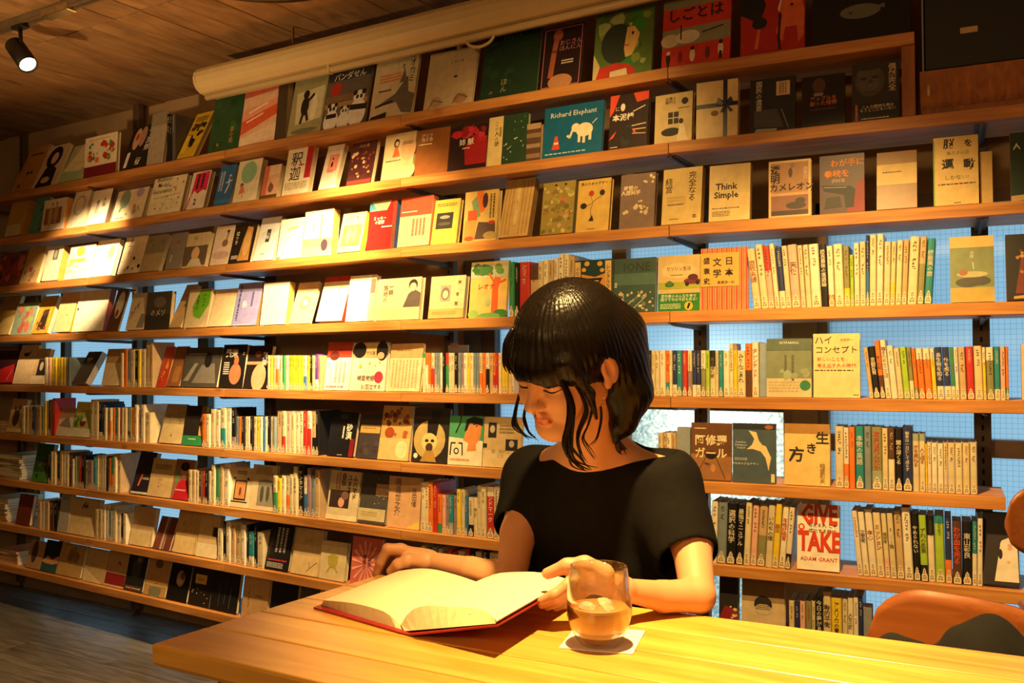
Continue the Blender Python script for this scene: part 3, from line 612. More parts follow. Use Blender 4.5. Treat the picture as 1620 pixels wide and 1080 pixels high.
# ---- second shelf
d(1, 7, 33, 320, 'c99a2e', 'thick ochre boxed book at the far end of the second shelf', 'r 0 0 .9 .32 d8c49a', th=.045, lean=12, side='r', spine='b5841f')
d(1, 44, 66, 314, '5f9a84', 'teal cover with dark branch pattern', 'n 5 12 .13 .15,.1,.85,.9 3f7a66 4a866f', th=.02, lean=14)
d(1, 64, 99, 316, 'f0dcc0', 'white cover with a sepia photograph of dancers', 'r .1 .2 .85 .72 9a6a3c;e .35 .45 .1 .25 d0a878;e .6 .48 .1 .25 c89868;e .4 .85 .03 .03 d;e .6 .85 .03 .03 d', th=.03, lean=8, side='r', spine='b8843a', inset=.008)
d(1, 104, 129, 304, 'ecdfc0', 'cream cover with a pale wreath ring', 'e .5 .6 .34 .4 b8b088;e .5 .6 .26 .32 ecdfc0', lean=16)
d(1, 136, 165, 302, 'f0e4c8', 'white cover with two columns of black characters, beside the wreath ring', 't .38 .5 .17 2a2420 春/日/記;t .72 .62 .17 2a2420 大/鏡', lean=15, th=.025, side='r', spine='5a4634')
d(1, 175, 224, 301, 'dfd2ae', 'cream cover with a faded green leafy figure', 'e .3 .7 .16 .2 8aa088;l .06 7a9070 .3 .6 .2 .3;e .75 .85 .12 .1 b09ab0;n 6 10 .05 .4,.15,.9,.4 c88a68 b0a080;x .1 .1 .3 .05 1 d', lean=16)
d(1, 232, 284, 281, 'e6dab4', 'cream handbook cover with three rows of black lettering and pencil doodles', 't .32 .8 .13 2a2620 Business/Model/Generation;n 7 14 .02 .1,.1,.9,.55 8a8a80 d a;l .008 a .1 .45 .9 .5;l .008 a .4 .1 .5 .5;n 8 10 .03 .5,.6,.95,.95 c88a60 9a8ab0', lean=14)
d(1, 292, 321, 273, 'e6dcc8', 'white cover with a hot pink splash and figure 2', 'p d8285a .15 .35 .3 .5 .5 .4 .75 .5 .95 .45 .95 .98 .2 .95;y .28 .92 .5 .4 2 k;b .45 .2 .32 k 2;p d8285a 0 0 .06 0 .2 .4 .1 .3', lean=15)
d(1, 337, 362, 263, '2f6aa8', 'blue cover with a small white leaping figure', 'l .07 e8dcc0 .6 .3 .75 .5 .7 .65;l .05 e8dcc0 .55 .55 .9 .6;e .74 .72 .06 .06 e8c8a0;y .1 .85 .3 .5 2 c0c8c8;r 0 .05 1 .14 3f7ab8', lean=14)
d(1, 367, 404, 255, 'eadfc2', 'cream cover with a pale green disc over a small pink dancer', 'e .5 .7 .33 .34 8fc09a;e .3 .4 .07 .07 d;p e08068 .2 .18 .45 .22 .35 .42 .28 .4;l .03 d88a70 .35 .2 .4 .1', lean=13, th=.025)
d(1, 411, 437, 263, 'e8b890', 'pink banded cover with a small cat', 'r 0 .1 .3 1 d8705a;e .55 .3 .16 .2 8a5a48;p 8a5a48 .42 .4 .5 .52 .56 .42;r .3 .7 1 1 f0d0a8;r 0 0 1 .1 6a4a30', lean=13)
d(1, 445, 486, 235, 'efe2c2', 'white cover with big black brush characters and a red strip', 'r .76 .32 1 1 b8202a;t .4 .6 .44 1a1614 釈/迦;r .5 .6 .72 .63 d03030;x .08 .26 .85 .16 4 a89a60', lean=12, th=.022)
d(1, 503, 529, 232, 'ece0c8', 'white cover with a pink square and a tiny black figure', 'r .25 .4 .85 .78 f09880;e .5 .55 .06 .14 k;e .5 .68 .05 .05 k;x .3 .42 .4 .06 2 r', lean=18)
d(1, 547, 586, 226, '4a2424', 'dark red ornate cover crowded with figures', 'n 12 40 .07 .08,.12,.92,.85 8a3a2a c89858 3a1a20 a04838 d8b888;r .02 .02 .98 .1 c4352a;t .5 .9 .14 d8b060 ハンタ', lean=14)
d(1, 602, 650, 213, 'dcc896', 'cream cover with a girl in an orange dress', 'e .4 .78 .09 .12 k;e .41 .77 .06 .07 e8c090;p e0703a .3 .48 .55 .48 .45 .7 .36 .7;e .8 .62 .25 .3 e0b080;e .6 .15 .5 .3 b8c090;x .1 .42 .5 .04 1 a;x .6 .8 .35 .08 2 a', lean=11, th=.028, side='r', spine='c8ac70')
d(1, 655, 707, 205, '93592a', 'plain brown cover with small white lettering', 't .32 .82 .12 f0dcb8 ひとつ/残る命;x .08 .7 .4 .05 1 f0dcb8', lean=8, th=.024, side='r', spine='70421e')
d(1, 708, 768, 199, '2a1618', 'black cover with red flowers and two white characters', 'p a01a22 .45 .1 1 .1 .98 .7 .6 .75 .4 .5;n 15 12 .14 .1,.65,.95,.95 b81f2a 8a1820 c03048;t .45 .62 .17 f0e8d8 姉_獣;x .35 .5 .2 .04 1 c', lean=9, th=.022)
d(1, 770, 832, 183, '26422c', 'dark green cover with white flecks and a cream title strip', 'r 0 0 .37 1 dcc488;t .22 .64 .12 3a3020 こ/の/人/の/閾;y .27 .78 .08 .2 1 6a5a3a;n 31 16 .018 .42,.05,.98,.95 f0ece0 d8e0d0;l .01 f .5 .3 .6 .36', lean=7, th=.018)
d(1, 832, 854, 196, '5a4030', 'narrow brown striped cover beside the wide blue cover', 'r 0 .08 1 .2 8a7058;r 0 .35 1 .46 9a8068;r 0 .62 1 .74 8a7058;r 0 .85 1 1 b0906a', lean=5)
d(1, 857, 951, 166, '0f5f88', 'wide blue picture book with a white elephant and a red cone', 't .5 .82 .115 e8e4d0 Richard_Elephant;e .7 .48 .14 .11 f0e0bc;e .55 .54 .07 .07 f0e0bc;l .035 f0e0bc .5 .5 .46 .36 .42 .4;l .045 f0e0bc .62 .4 .62 .26;l .045 f0e0bc .7 .38 .7 .24;l .045 f0e0bc .8 .42 .8 .28;l .012 f0e0bc .83 .58 .9 .66;p d84a30 .16 .16 .3 .16 .25 .42 .21 .42;l .03 f0e0d0 .2 .28 .26 .28;x .05 .1 .7 .04 1 b8d0d8', lean=9, th=.012)
d(1, 962, 1023, 149, '30201e', 'black and orange red cover with fanned pages and white title', 'p e85030 0 1 .25 1 .1 .7 0 .6;p e85030 .6 1 1 1 1 .85 .7 .82;n 17 8 .12 .3,.1,.7,.4 2a2a30 1a1a1c;b .36 .58 .19 f0e8d8 本泥棒;e .34 .76 .06 .1 f0e8d8;t .2 .74 .12 e0d0b0 に;l .03 d8b890 .6 .4 .95 .42;l .03 d8b890 .62 .33 .95 .33;l .03 c8a880 .62 .26 .95 .24;l .03 e8d0b0 .62 .66 .92 .74;p e85030 0 .18 .12 .22 .2 .34 .08 .26;p e85030 .6 .36 .72 .28 .66 .24;x .05 .06 .2 .03 1 c', lean=8, th=.018)
d(1, 1035, 1094, 149, 'dcc48a', 'cream cover with a window, a dark blot and a woman in white', 'r .36 .38 .64 .62 2a2622;l .025 dcc48a .5 .38 .5 .62;l .025 dcc48a .36 .5 .64 .5;e .44 .22 .26 .11 1c1814;p f0e0b8 .6 .02 .9 .02 .78 .36 .68 .36;e .71 .42 .06 .07 2a1c14;e .8 .82 .09 .09 1c1a18;t .42 .86 .1 4a3a28 白馬と/時代の;x .62 .7 .3 .03 1 a', lean=6, th=.02)
g = d(1, 1101, 1167, 129, 'e6ce92', 'cream gift wrapped book with a navy ribbon and bow', '', lean=5, th=.026, name='gift_wrapped_book')
q = MB(); wd = .112; RB = mat('1d2440', .35); me_b = [v.co for v in g.data.vertices]; gw = max(v.x for v in me_b); gh = max(v.z for v in me_b)
q.box(gw*.30, -.0014, 0, gw*.50, -.0002, gh, RB); q.box(-gw, -.0016, gh*.535, gw, -.0003, gh*.605, RB); q.obj('ribbon', g)
q = MB(); c = (gw*.40, -.006, gh*.58)
for sx, sz in ((-1, .35), (1, .35)): q.add([(c[0], c[1]+.004, c[2]-.004), (c[0]+sx*.018, c[1]-.004, c[2]+.016), (c[0]+sx*.024, c[1], c[2]), (c[0]+sx*.016, c[1]+.002, c[2]-.006), (c[0], c[1]+.004, c[2]+.004)], [(0, 1, 2), (0, 2, 3), (0, 4, 1), (4, 2, 1)], RB)
for sx in (-.5, .9): q.add([(c[0], c[1], c[2]), (c[0]+sx*.02-.004, c[1], c[2]-.026), (c[0]+sx*.02+.005, c[1], c[2]-.024), (c[0]+.003, c[1], c[2])], [(0, 1, 2, 3)], RB)
q.box(c[0]-.005, c[1]-.004, c[2]-.005, c[0]+.005, c[1]+.004, c[2]+.005, RB, b=.001); q.obj('bow', g)
q = MB(); q.add([(gw*(-.1)+.011*math.cos(i*.6283), -.002, gh*.43+.008*math.sin(i*.6283)) for i in range(10)], [tuple(range(10))], mat('8a6a40')); q.obj('gift_tag', g)
d(1, 1186, 1258, 124, '24262a', 'dark cover with a grey interior and a cream label', 't .2 .68 .15 d8d0c0 国/民/の/遺/書;r .58 .66 .88 .92 dcc090;y .64 .9 .18 .22 3 8a6a40;p 4a4e50 .1 .42 .6 .42 .75 .08 .1 .1;l .02 8a8c88 .7 .4 .85 .06;p b0aca0 .1 .02 .6 .0 .6 .06 .15 .08', lean=7, th=.012)
d(1, 1268, 1337, 120, '1c1616', 'black cover with a dim portrait and orange lettering', 'e .4 .8 .15 .2 5a3c30;r .28 .6 .5 .66 8a8078;t .5 .5 .125 e07a50 アップルを/創った怪物;x .2 .36 .6 .04 1 a', lean=8, th=.012)
d(1, 1348, 1423, 100, '2c2824', 'dark cover filled by a stern grey face and pale lettering', 'e .38 .7 .32 .38 4a443a;e .36 .66 .22 .28 565044;p 3a352e .36 .72 .44 .72 .46 .6 .34 .6;e .36 .84 .24 .12 524c40;e .25 .74 .07 .035 2a2420;e .5 .75 .07 .035 2a2420;e .4 .62 .06 .05 625a4c;l .03 3a302a .28 .5 .5 .5;e .38 .95 .3 .1 2c2824;t .86 .72 .17 e0c89c 偶/然/完/全;r 0 0 1 .3 1a1614;t .55 .22 .085 e8dcc0 こんな愉快な男は/もうどこにもいない;y .05 .3 .1 .28 1 d86a40;x .2 .06 .6 .03 1 c', lean=5, th=.018)
# ---- third shelf
d(2, -12, 30, 402, '8a4a34', 'rust and red painted cover cut by the picture edge, third shelf', 'n 41 30 .12 .02,.02,.98,.98 b84a30 9a3a28 c87850 6a3a2a', lean=16)
d(2, 30, 57, 391, 'c9a468', 'tan cover with small red and grey sketches', 'n 42 7 .12 .1,.05,.8,.4 b84a38 8a8a78 9a7a58', lean=16, th=.018)
d(2, 65, 89, 392, 'eddfc0', 'thick cream cover with a tiny grey photograph', 'r .42 .6 .75 .92 6a6860;e .58 .76 .09 .16 b0a898', lean=13, th=.035, side='r', spine='c09040')
d(2, 101, 140, 389, 'f2ead6', 'glaring white cover with two lime patches', 'e .45 .82 .16 .12 a8c848;r .05 .5 .7 .6 b8c850;n 43 5 .1 .05,.2,.4,.5 d8cc70 c8d080', lean=13)
d(2, 141, 175, 381, 'f5f0e0', 'glaring white cover with faint lime leaves, widest of the bright pair', 'e .75 .65 .14 .2 d0dc80', lean=16)
d(2, 185, 220, 376, 'e2cfaa', 'beige cover with a column of brush lettering, upright grey spot', 't .3 .72 .2 2a221c う/つ/う;e .6 .4 .05 .05 k;r 0 0 .95 .3 efe4c8;n 44 4 .06 .1,.05,.9,.25 a k', lean=16)
d(2, 221, 250, 374, 'b9a880', 'khaki cover with a blurred grey landscape', 'r 0 .5 1 1 8f8468;n 45 6 .1 .1,.55,.9,.9 7a7058 9a8e70', lean=18, th=.02)
d(2, 260, 285, 370, '8d8478', 'silvery grey cover with one red dot', 'e .5 .75 .07 .06 b84030;x .2 .4 .1 .2 5 f', lean=15)
d(2, 287, 323, 370, 'd2bd92', 'beige cover with a small portrait of a pale face', 'r 0 .05 1 .62 6a5848;e .5 .4 .17 .2 e0b888;p d8ccb0 .2 .05 .85 .05 .7 .25 .35 .25;e .4 .85 .1 .06 a0a868', lean=13)
d(2, 331, 360, 359, 'e0ccb4', 'pale pinkish cover with a resting brown deer', 'e .62 .55 .16 .14 8a6a5a;l .06 8a6a5a .66 .6 .72 .8;e .5 .25 .45 .15 c8a8a0;e .7 .85 .08 .06 5a4034', lean=14)
d(2, 360, 395, 357, '2a2018', 'dark cover with white characters and an amber nude', 'p c8924a .4 .05 .9 .05 .85 .9 .6 .95 .5 .6;e .68 .5 .16 .4 dcb070;t .2 .66 .15 f0e4cc 嘘/つ/き;x .1 .2 .3 .1 3 f', lean=15)
d(2, 399, 430, 346, 'e2e4e2', 'pale blue white cover with a small boxed title', 'r .42 .42 .62 .72 3a3a38;t .52 .57 .13 f 小/室;e .45 .15 .12 .04 9ab0b8;n 46 8 .16 .1,.5,.9,.95 d0d8da dce0e0', lean=17)
d(2, 437, 474, 347, 'f2ecd8', 'overlit white cover with a faint olive stroke on top', 'p c8cc70 .3 .7 .8 .76 .8 .8 .4 .78;r 0 0 .15 .06 8a8a60', lean=10, th=.02)
d(2, 478, 523, 334, 'f0e6cc', 'tall white cover with a sepia beach picture along its foot', 'r 0 .02 1 .38 c8a078;r 0 .02 1 .2 d8b890;e .75 .22 .12 .15 4a3a48;y .55 .9 .12 .6 1 8a8a70;y .3 .75 .06 .2 1 8a8a70', lean=6, th=.032, side='r', spine='a88448')
d(2, 532, 569, 339, 'dcc28e', 'cream cover with a sepia pair of standing figures', 'r .12 .15 .9 .68 9a7a48;e .38 .42 .12 .28 c8a870;e .62 .45 .11 .26 c0a068;e .35 .88 .025 .025 d;e .65 .88 .025 .025 d', lean=15, th=.025, side='r', spine='d8a030')
d(2, 579, 622, 319, 'c4201c', 'bright red cover with a teal corner and white title', 'p a8a078 0 .8 .65 .8 .8 1 0 1;p 3a7a8a 0 .8 .25 .85 .1 .98 0 1;t .42 .6 .12 f0d8c0 ミッキー/の憂鬱;x .5 .48 .4 .04 1 f;r .9 0 1 1 d;r .88 .5 1 1 a8342a', lean=8, th=.026, side='r', spine='2c4a6a')
d(2, 628, 678, 313, 'dca284', 'salmon cover with a broad red head band', 'r 0 .62 1 1 d84a30;x .05 .72 .5 .03 1 f;y .4 .55 .45 .35 4 a0604a', lean=9, th=.028, side='r', spine='b06040')
d(2, 681, 721, 317, 'd2b04c', 'mustard cover with a dark landscape photograph', 'r .12 .34 .78 .7 2c2a28;e .45 .6 .2 .06 8a8a78;e .45 .45 .25 .06 4a4a3a;x .1 .92 .8 .08 2 7a6230', lean=12, th=.018)
d(2, 731, 784, 303, 'd8b468', 'ochre cover with cut paper shapes in green, orange and plum', 'p d8742a .35 1 .55 1 .62 .6 .5 .55 .4 .7;p 7a9a70 .2 .8 .36 .9 .5 .5 .35 .45;e .62 .8 .08 .2 4a2a3a;r .12 .42 .4 .62 e0562a;p e89048 .02 .02 .35 .02 .4 .4 .05 .42;p 5a4438 .36 .04 .98 .04 .95 .34 .45 .38;e .82 .1 .2 .1 a89058;e .85 .35 .1 .05 b83a28;e .2 .06 .14 .06 d8502a;y .75 .92 .18 .5 2 6a5a30', lean=8, th=.022)
d(2, 788, 834, 287, 'c8a468', 'tan cover with a woven dot grid and a narrow title slip', ''.join('l .03 a8844c %.2f .04 %.2f .96;' % (u, u) for u in (.08, .2, .32, .66, .78, .9))+'r .44 .2 .56 .85 d8bc84;t .5 .55 .09 5a4424 に/ほ/ん/の', lean=17, th=.028, side='r', spine='a07838')
d(2, 854, 905, 290, '9a8844', 'impressionist green and ochre garden painting cover', 'n 51 60 .09 .03,.03,.97,.9 a89a50 7a7a38 c8b868 8a6a38 b8a870 6a6a30 c07848;e .4 .94 .04 .03 k;e .7 .94 .04 .03 k', lean=10, th=.03, side='r', spine='8a7840')
d(2, 910, 962, 285, 'd6b25c', 'mustard cover with three balloons on strings', 't .55 .92 .105 2a2018 鳥のためのデザイン;e .42 .73 .08 .085 b83a22;e .75 .73 .08 .085 2a1c18;e .2 .5 .1 .085 2a1c18;l .012 2a1c18 .42 .66 .48 .55 .42 .4 .46 .28;l .012 2a1c18 .72 .66 .6 .62 .48 .56;l .012 2a1c18 .28 .49 .45 .54;p 2a1c18 .38 .2 .54 .2 .48 .32;x .35 .06 .25 .02 1 d', lean=10, th=.018)
d(2, 979, 1034, 276, '806a60', 'mauve brown cover with pale animal figures and white title', 'b .3 .7 .14 f0d8b0 時間の/人間科学;n 53 9 .07 .1,.25,.9,.42 e8d0a0 d8c090;n 54 5 .06 .55,.8,.95,.95 e8d0a0;n 55 6 .05 .5,.2,.95,.5 d8c090', lean=8, th=.018)
d(2, 1046, 1108, 268, 'ddbf74', 'cream cover with handwritten black title in two columns', 't .16 .7 .2 1c1610 経/営;t .76 .66 .2 1c1610 完/全/な/る;x .12 .5 .5 .16 3 c8aa60;x .15 .36 .42 .03 1 4a3a20;x .2 .1 .25 .02 1 4a3a20;t .84 .12 .12 3a2a18 本', lean=9, th=.026, side='r', spine='b89048')
d(2, 1121, 1186, 262, 'e2c47c', 'cream cover with large plain black words in two rows', 'b .42 .52 .225 1c1712 Think/Simple;x .08 .24 .68 .03 1 4a3a28;x .08 .18 .45 .1 4 7a6440', lean=8, th=.026, side='r', spine='c0a060')
d(2, 1216, 1283, 254, 'd8b076', 'brown tinted cover with a car and big black title', 'r .06 .04 .94 .96 a87a50;r .06 .04 .94 .4 8a5a48;e .65 .2 .24 .09 3a2c28;e .75 .28 .12 .08 3a2c28;r .06 .04 .94 .12 3a2622;r .06 .38 .94 .43 c89a68;b .16 .76 .24 1c1614 透/明;b .55 .53 .21 1c1614 カメレオン;e .52 .78 .05 .12 4a3428;e .56 .9 .05 .06 8a6a48;t .88 .76 .11 f0d8b0 道/尾/介', lean=4, th=.016)
d(2, 1297, 1368, 245, '4a3034', 'dark cover with a pistol and orange lettering', 'p 8a2a28 .6 .02 1 .02 1 .6 .85 .5;b .62 .86 .19 e88a3a わが手に;b .38 .68 .19 e88a3a 拳銃を;t .42 .56 .1 d8b890 沢村凛;p 1a1a1e .05 .5 .7 .46 .8 .4 .76 .1 .58 .1 .54 .32 .1 .4;p 2a2a2c .1 .1 .5 .12 .45 .3 .15 .28;l .02 8a8a8a .1 .46 .6 .44', lean=3, th=.016, side='r', spine='d8a878')
d(2, 1387, 1451, 242, '94682a', 'brown cover wrapped with a broad cream label', 'r 0 .42 1 .78 dcbc74;x .15 .66 .5 .04 1 4a3a20', lean=12, th=.02, side='r', spine='7a5420')
d(2, 1551, 1571, 240, 'd9b56a', 'round cornered cream notebook behind the black lettered cover', '', lean=4, th=.01, inset=.035)
d(2, 1478, 1549, 217, 'e6c272', 'cream cover with heavy black characters and small green ones', 'b .35 .9 .26 1c1612 脳;b .78 .89 .2 1c1612 を;t .55 .76 .1 8a9a4a 鍛えるには;b .32 .6 .28 1c1612 運;b .8 .58 .28 1c1612 動;t .52 .4 .13 7a8a3a しかない!;x .1 .32 .85 .03 1 4a3a20;x .45 .04 .15 .02 1 d;r -.01 0 .02 .95 7aa82a', lean=4, th=.03, inset=.012)
d(2, 1600, 1642, 210, '123326', 'dark green cover with one white character at the picture edge', 'b .25 .8 .3 e8e4d0 人;p d8b878 0 0 .9 .02 .9 .1 0 .08', lean=4, th=.02)
# ---- fourth shelf
d(3, -14, 12, 470, 'a8823e', 'dark tan cover cut by the picture edge, fourth shelf', 'p e0c070 0 0 1 0 1 .5 .4 .4', lean=20)
d(3, 16, 49, 480, '9fb098', 'grey green cover with coral flowers', 'n 61 16 .13 .1,.1,.9,.9 d87858 e09068 8aa060 c86a50 b0c070', lean=14, th=.012)
d(3, 49, 74, 470, 'c8a238', 'golden cover with a dark figure under yellow rays', 'p 3a2a1c .25 .1 .75 .1 .7 .65 .4 .6;e .5 .55 .14 .12 5a3a28;n 62 6 .08 .2,.1,.8,.3 b84030 8a6a48;l .05 e8c850 .2 .7 .1 .2;l .05 e8c850 .8 .7 .9 .2', lean=18, th=.02)
d(3, 83, 109, 465, 'e0c490', 'plain cream cover with a bright orange side', 'e .6 .42 .025 .025 a', lean=15, th=.035, side='r', spine='d8861a')
d(3, 113, 161, 461, 'f0e6cc', 'overlit white cover leaning against the folded magazine', 'e .06 .55 .03 .03 a', lean=13, th=.03, side='r', spine='8a3a1c')
d(3, 168, 186, 458, '6a4a30', 'folded brown magazine with a white oval and a red drop', 'e .55 .62 .32 .75 f2ead8;e .5 .42 .12 .22 b82a28', lean=17, th=.008)
d(3, 198, 227, 465, 'dcc8a0', 'cream cover with grey standing figures', 'p 8a8478 .55 .05 .95 .05 .9 .4 .7 .45;l .04 8a8478 .1 .3 .3 .55 .5 .75;n 64 5 .05 .1,.4,.5,.7 a8685a 8a8478', lean=14)
d(3, 228, 267, 462, '4c4438', 'charcoal cover with pale cursive lettering', 't .5 .44 .2 c8bca8 のメソ;e .55 .72 .25 .14 6a6050;r 0 0 1 .4 3a342c', lean=6)
d(3, 267, 285, 453, 'b89a6c', 'narrow tan cover leaning back before the green leaf one', 'e .6 .5 .12 .12 8a6a48', lean=26, th=.02)
d(3, 290, 326, 459, 'd8c49a', 'cream cover with a bright green leaf carrying black writing', 'p 6ab01e .25 .55 .5 .98 .95 .98 .95 .6 .65 .22 .35 .3;t .45 .68 .15 1c1a14 人/宮/エ;t .72 .7 .15 1c1a14 ナ/コ/ト', lean=12)
d(3, 328, 363, 459, 'e6cca0', 'plain beige cover beside the lavender one', '', lean=17)
d(3, 366, 404, 449, '9a96cc', 'lavender cover with a column of dark handwriting', 'y .08 .95 .14 .85 1 4a4a80;b .4 .5 .22 f4f0ea 糸;y .62 .78 .14 .35 1 5a5a90;x .1 .03 .7 .02 1 f', lean=13, th=.022, side='r', spine='8a6a40')
d(3, 411, 451, 448, 'f2e8d0', 'bare white cover beside the lavender one', '', lean=8, th=.03, side='r', spine='c09a50')
d(3, 456, 489, 448, 'e0c698', 'cream cover with a faint round flower sketch', 'e .55 .5 .25 .24 c8a468;e .55 .5 .14 .13 f0e4c0', lean=20, th=.012)
d(3, 499, 540, 441, 'f0e4c8', 'white cover with a red head strip and a hanging red marker', 'r 0 .88 1 1 b82a1c;e .7 .75 .04 .03 c8c060', lean=18, th=.03, side='r', spine='b8301c')
d(3, 546, 588, 437, 'f0e6d0', 'white cover with a tan photo strip on its edge', 'r .82 0 1 1 d8b890;r .82 .6 1 .9 8a6a58', lean=10, th=.022)
d(3, 593, 662, 441, 'dac098', 'wide cream cover with a young reader drawn beside two columns', 'p 5a5048 .62 .3 1 .3 1 .62 .85 .72 .72 .6;e .82 .82 .1 .1 3a2c24;e .82 .77 .075 .075 e0c098;t .2 .64 .11 3a3028 路/地/の;t .32 .7 .11 3a3028 一/瞬;r 0 0 1 .28 d4b88c', lean=8, th=.02)
d(3, 677, 732, 438, 'd4b688', 'cream cover with a small oval grey portrait', 'r .3 .4 .6 .78 a09080;e .45 .58 .12 .16 6a6058;e .45 .56 .08 .1 c8b898;t .84 .84 .1 3a3028 無;t .8 .56 .1 4a4034 言;t .78 .34 .1 4a4034 館;r 0 0 1 .22 c49a5c;x .1 .16 .7 .08 2 9a7848', lean=9, th=.022)
d(3, 741, 800, 414, 'e2bc68', 'yellow cover with a large orange tree and green crown', 'r 0 .7 1 .96 b8bc98;n 71 10 .17 .1,.78,.9,.95 4a7a3a 3a6a34 6a8a48;p d8622a .6 .02 .78 .02 .76 .5 .82 .7 .66 .72 .6 .6;l .05 d8622a .66 .6 .5 .78;l .05 d8622a .74 .6 .95 .66;t .45 .55 .16 c8301c レオナ;e .85 .06 .2 .1 3a7a3a;e .12 .06 .14 .1 8ab058;e .5 .28 .07 .1 a8b880;e .55 .02 .3 .08 6aa050', lean=7, th=.012)
d(3, 908, 968, 411, '1c3c3a', 'dark teal cover with an orange seated figure and lettered strips', 'r .02 .1 .17 .97 dcb878;r .82 .1 .98 .97 dcb878;t .095 .62 .12 2a2018 の/な/ん/も/し/な;t .9 .55 .12 2a2018 レ/ン/タ/ル/な/ん/も/し;p d89038 .2 .0 .8 .0 .82 .74 .55 .68 .2 .74;p 1a1a18 .24 .66 .76 .66 .62 .5 .38 .5;p 1a1a18 .45 .3 .55 .3 .56 .5 .44 .5;x .34 .62 .32 .06 2 c;e .34 .93 .07 .06 d8a850;e .68 .92 .07 .06 d8a850;e .26 .82 .06 .05 d8a850;e .74 .8 .06 .05 d8a850', lean=2, th=.014)
d(3, 970, 1036, 409, '3c544c', 'deep sea green cover with pale coral along its foot', 't .55 .84 .28 24302c IONE;r 0 .5 1 .72 4c6c60;n 75 34 .045 .04,.03,.96,.42 8a9480 b8a888 6a7a6a c8a890 d0c4a0;l .015 d8ccb0 .1 .05 .25 .3;l .015 d8ccb0 .3 .1 .5 .25;l .015 d0c0a0 .5 .08 .8 .3;x .02 .56 .06 .1 3 f', lean=5, th=.016)
d(3, 1041, 1107, 404, 'd0b478', 'tan cover with a green car, a red car and a green band', 'r 0 .4 1 .52 a4a83a;e .5 .72 .42 .18 e0c088;t .5 .76 .1 4a2c18 ガソリン生活;x .3 .66 .3 .03 1 d;e .28 .48 .11 .06 3a6a3a;e .28 .5 .07 .06 4a7a48;e .82 .53 .2 .07 7a2a38;e .84 .6 .12 .07 5a2434;e .7 .48 .05 .05 2a2020;e .95 .5 .05 .05 2a2020;r 0 0 1 .32 2f7a30;t .5 .24 .085 e8e8c8 愛作家のみんなを幸せ/細ヲて今は今日も走る!;e .74 .09 .1 .1 e8b830;l .05 k .72 .05 .76 .13;x .06 .14 .5 .1 4 c8d8a8', lean=2, th=.012)
d(3, 1109, 1182, 392, 'c89058', 'red and tan striped cover with a big brush title panel', ''.join('r %.3f 0 %.3f 1 c8482c;r %.3f 0 %.3f 1 8a6a40;' % (u, u+.035, u+.06, u+.075) for u in [.02+i*.106 for i in range(10)])+'r .0 .38 .83 .92 dca94c;b .62 .78 .19 1c1610 日;b .62 .6 .18 1c1610 本;b .36 .77 .19 1c1610 文;b .36 .59 .19 1c1610 学;b .13 .8 .15 1c1610 盛;b .13 .63 .15 1c1610 衰;b .13 .47 .15 1c1610 史;t .55 .44 .075 5a3c1c 高橋源一郎', lean=2, th=.02)
row(3, 803, 905, 414, '9g414/g20 8k416 17r414/t-1 14t418/d-30 8c413 8c411 8t411 7c408 8c402 8c402 9t405', 'just behind her fringe, fourth shelf', lean=(0, 2), texts={})
row(3, 1191, 1474, 385, '13c394 12c387 10p389/r-40 8c386 10n391/c28 9c389 15p387 8c388 9c387 16c386 11k386 10c389/o20 15c386 10v389/y30 6l403 9c384 10c382 5n372/b50 11c371 11c370 11c382 8c382/y35 10c380 9t379 16c374 11t374/v60 13e377',
    'after the striped cover, fourth shelf', lean=(-6, 4), texts={0: '遊牧夫婦', 10: '談志最後の落語論', 6: '天使', 26: '機能美の旅'}, depth=.12)
d(3, 1504, 1574, 375, '7f8a60', 'sage cover with a white car top and a tan head strip', 'r 0 .83 1 1 dcb86a;t .5 .72 .1 d8dcc0 木/蓮;e .4 .3 .28 .12 4a4a44;e .66 .32 .26 .12 4a4a44;e .5 .42 .36 .08 b8b080;r 0 0 1 .22 b8a04c;e .3 .45 .1 .08 a06a48;l .02 d8d8c0 .52 .6 .54 .5', lean=6, th=.02, side='r', spine='c89848')
d(3, 1593, 1650, 372, '1c1412', 'dark cover with a russet patterned band at the picture edge', 'p 7a2a1c .25 .1 1 .1 1 .8 .45 .7;n 77 22 .06 .3,.12,.95,.75 b8783a 8a3020 c89858;p c8a050 .2 .02 1 .04 1 .1 .2 .06', lean=8, th=.025)
# ---- fifth shelf
d(4, -16, 19, 556, '3a1a1e', 'maroon cover with a red lower half at the picture edge', 'p b81f22 0 0 1 .05 .9 .6 0 .35;l .03 d86a60 .7 .1 .85 .4', lean=14)
d(4, 20, 47, 547, 'd2b488', 'tan cover with a small dark bird', 'e .4 .75 .16 .06 2a2420;p 2a2420 .4 .76 .7 .86 .5 .72', lean=14)
d(4, 47, 67, 553, 'c8a878', 'tan cover with a small black photograph of figures', 'r .3 .25 1 .7 2a2624;e .6 .5 .14 .2 b8a890;r 0 0 1 .22 e0cca0', lean=14)
row(4, 68, 110, 565, '5c 6p 5y 5y 5y 5y 5y 4c 5s', 'beside the black cased book, fifth shelf', depth=.11)
d(4, 114, 135, 561, '2a2624', 'black cased book leaning far back with small white lettering', 't .4 .72 .13 f0e8d8 創造者/たち;x .3 .5 .3 .06 1 f;r 0 0 1 .62 5a5046', lean=30, th=.03, side='r', spine='c8b490')
d(4, 160, 190, 553, 'e0c8a0', 'half shaded white cover before the orange spine', 'e .6 .3 .05 .1 d8d070;r 0 .62 1 1 b8925c', lean=12)  # darker top patch paints the shade of the board above
row(4, 190, 241, 553, '4w558 6o551 6s553 7c553 5k554 4y552 7c552 8t542 5t541', 'beyond the half shaded cover, fifth shelf', depth=.115)
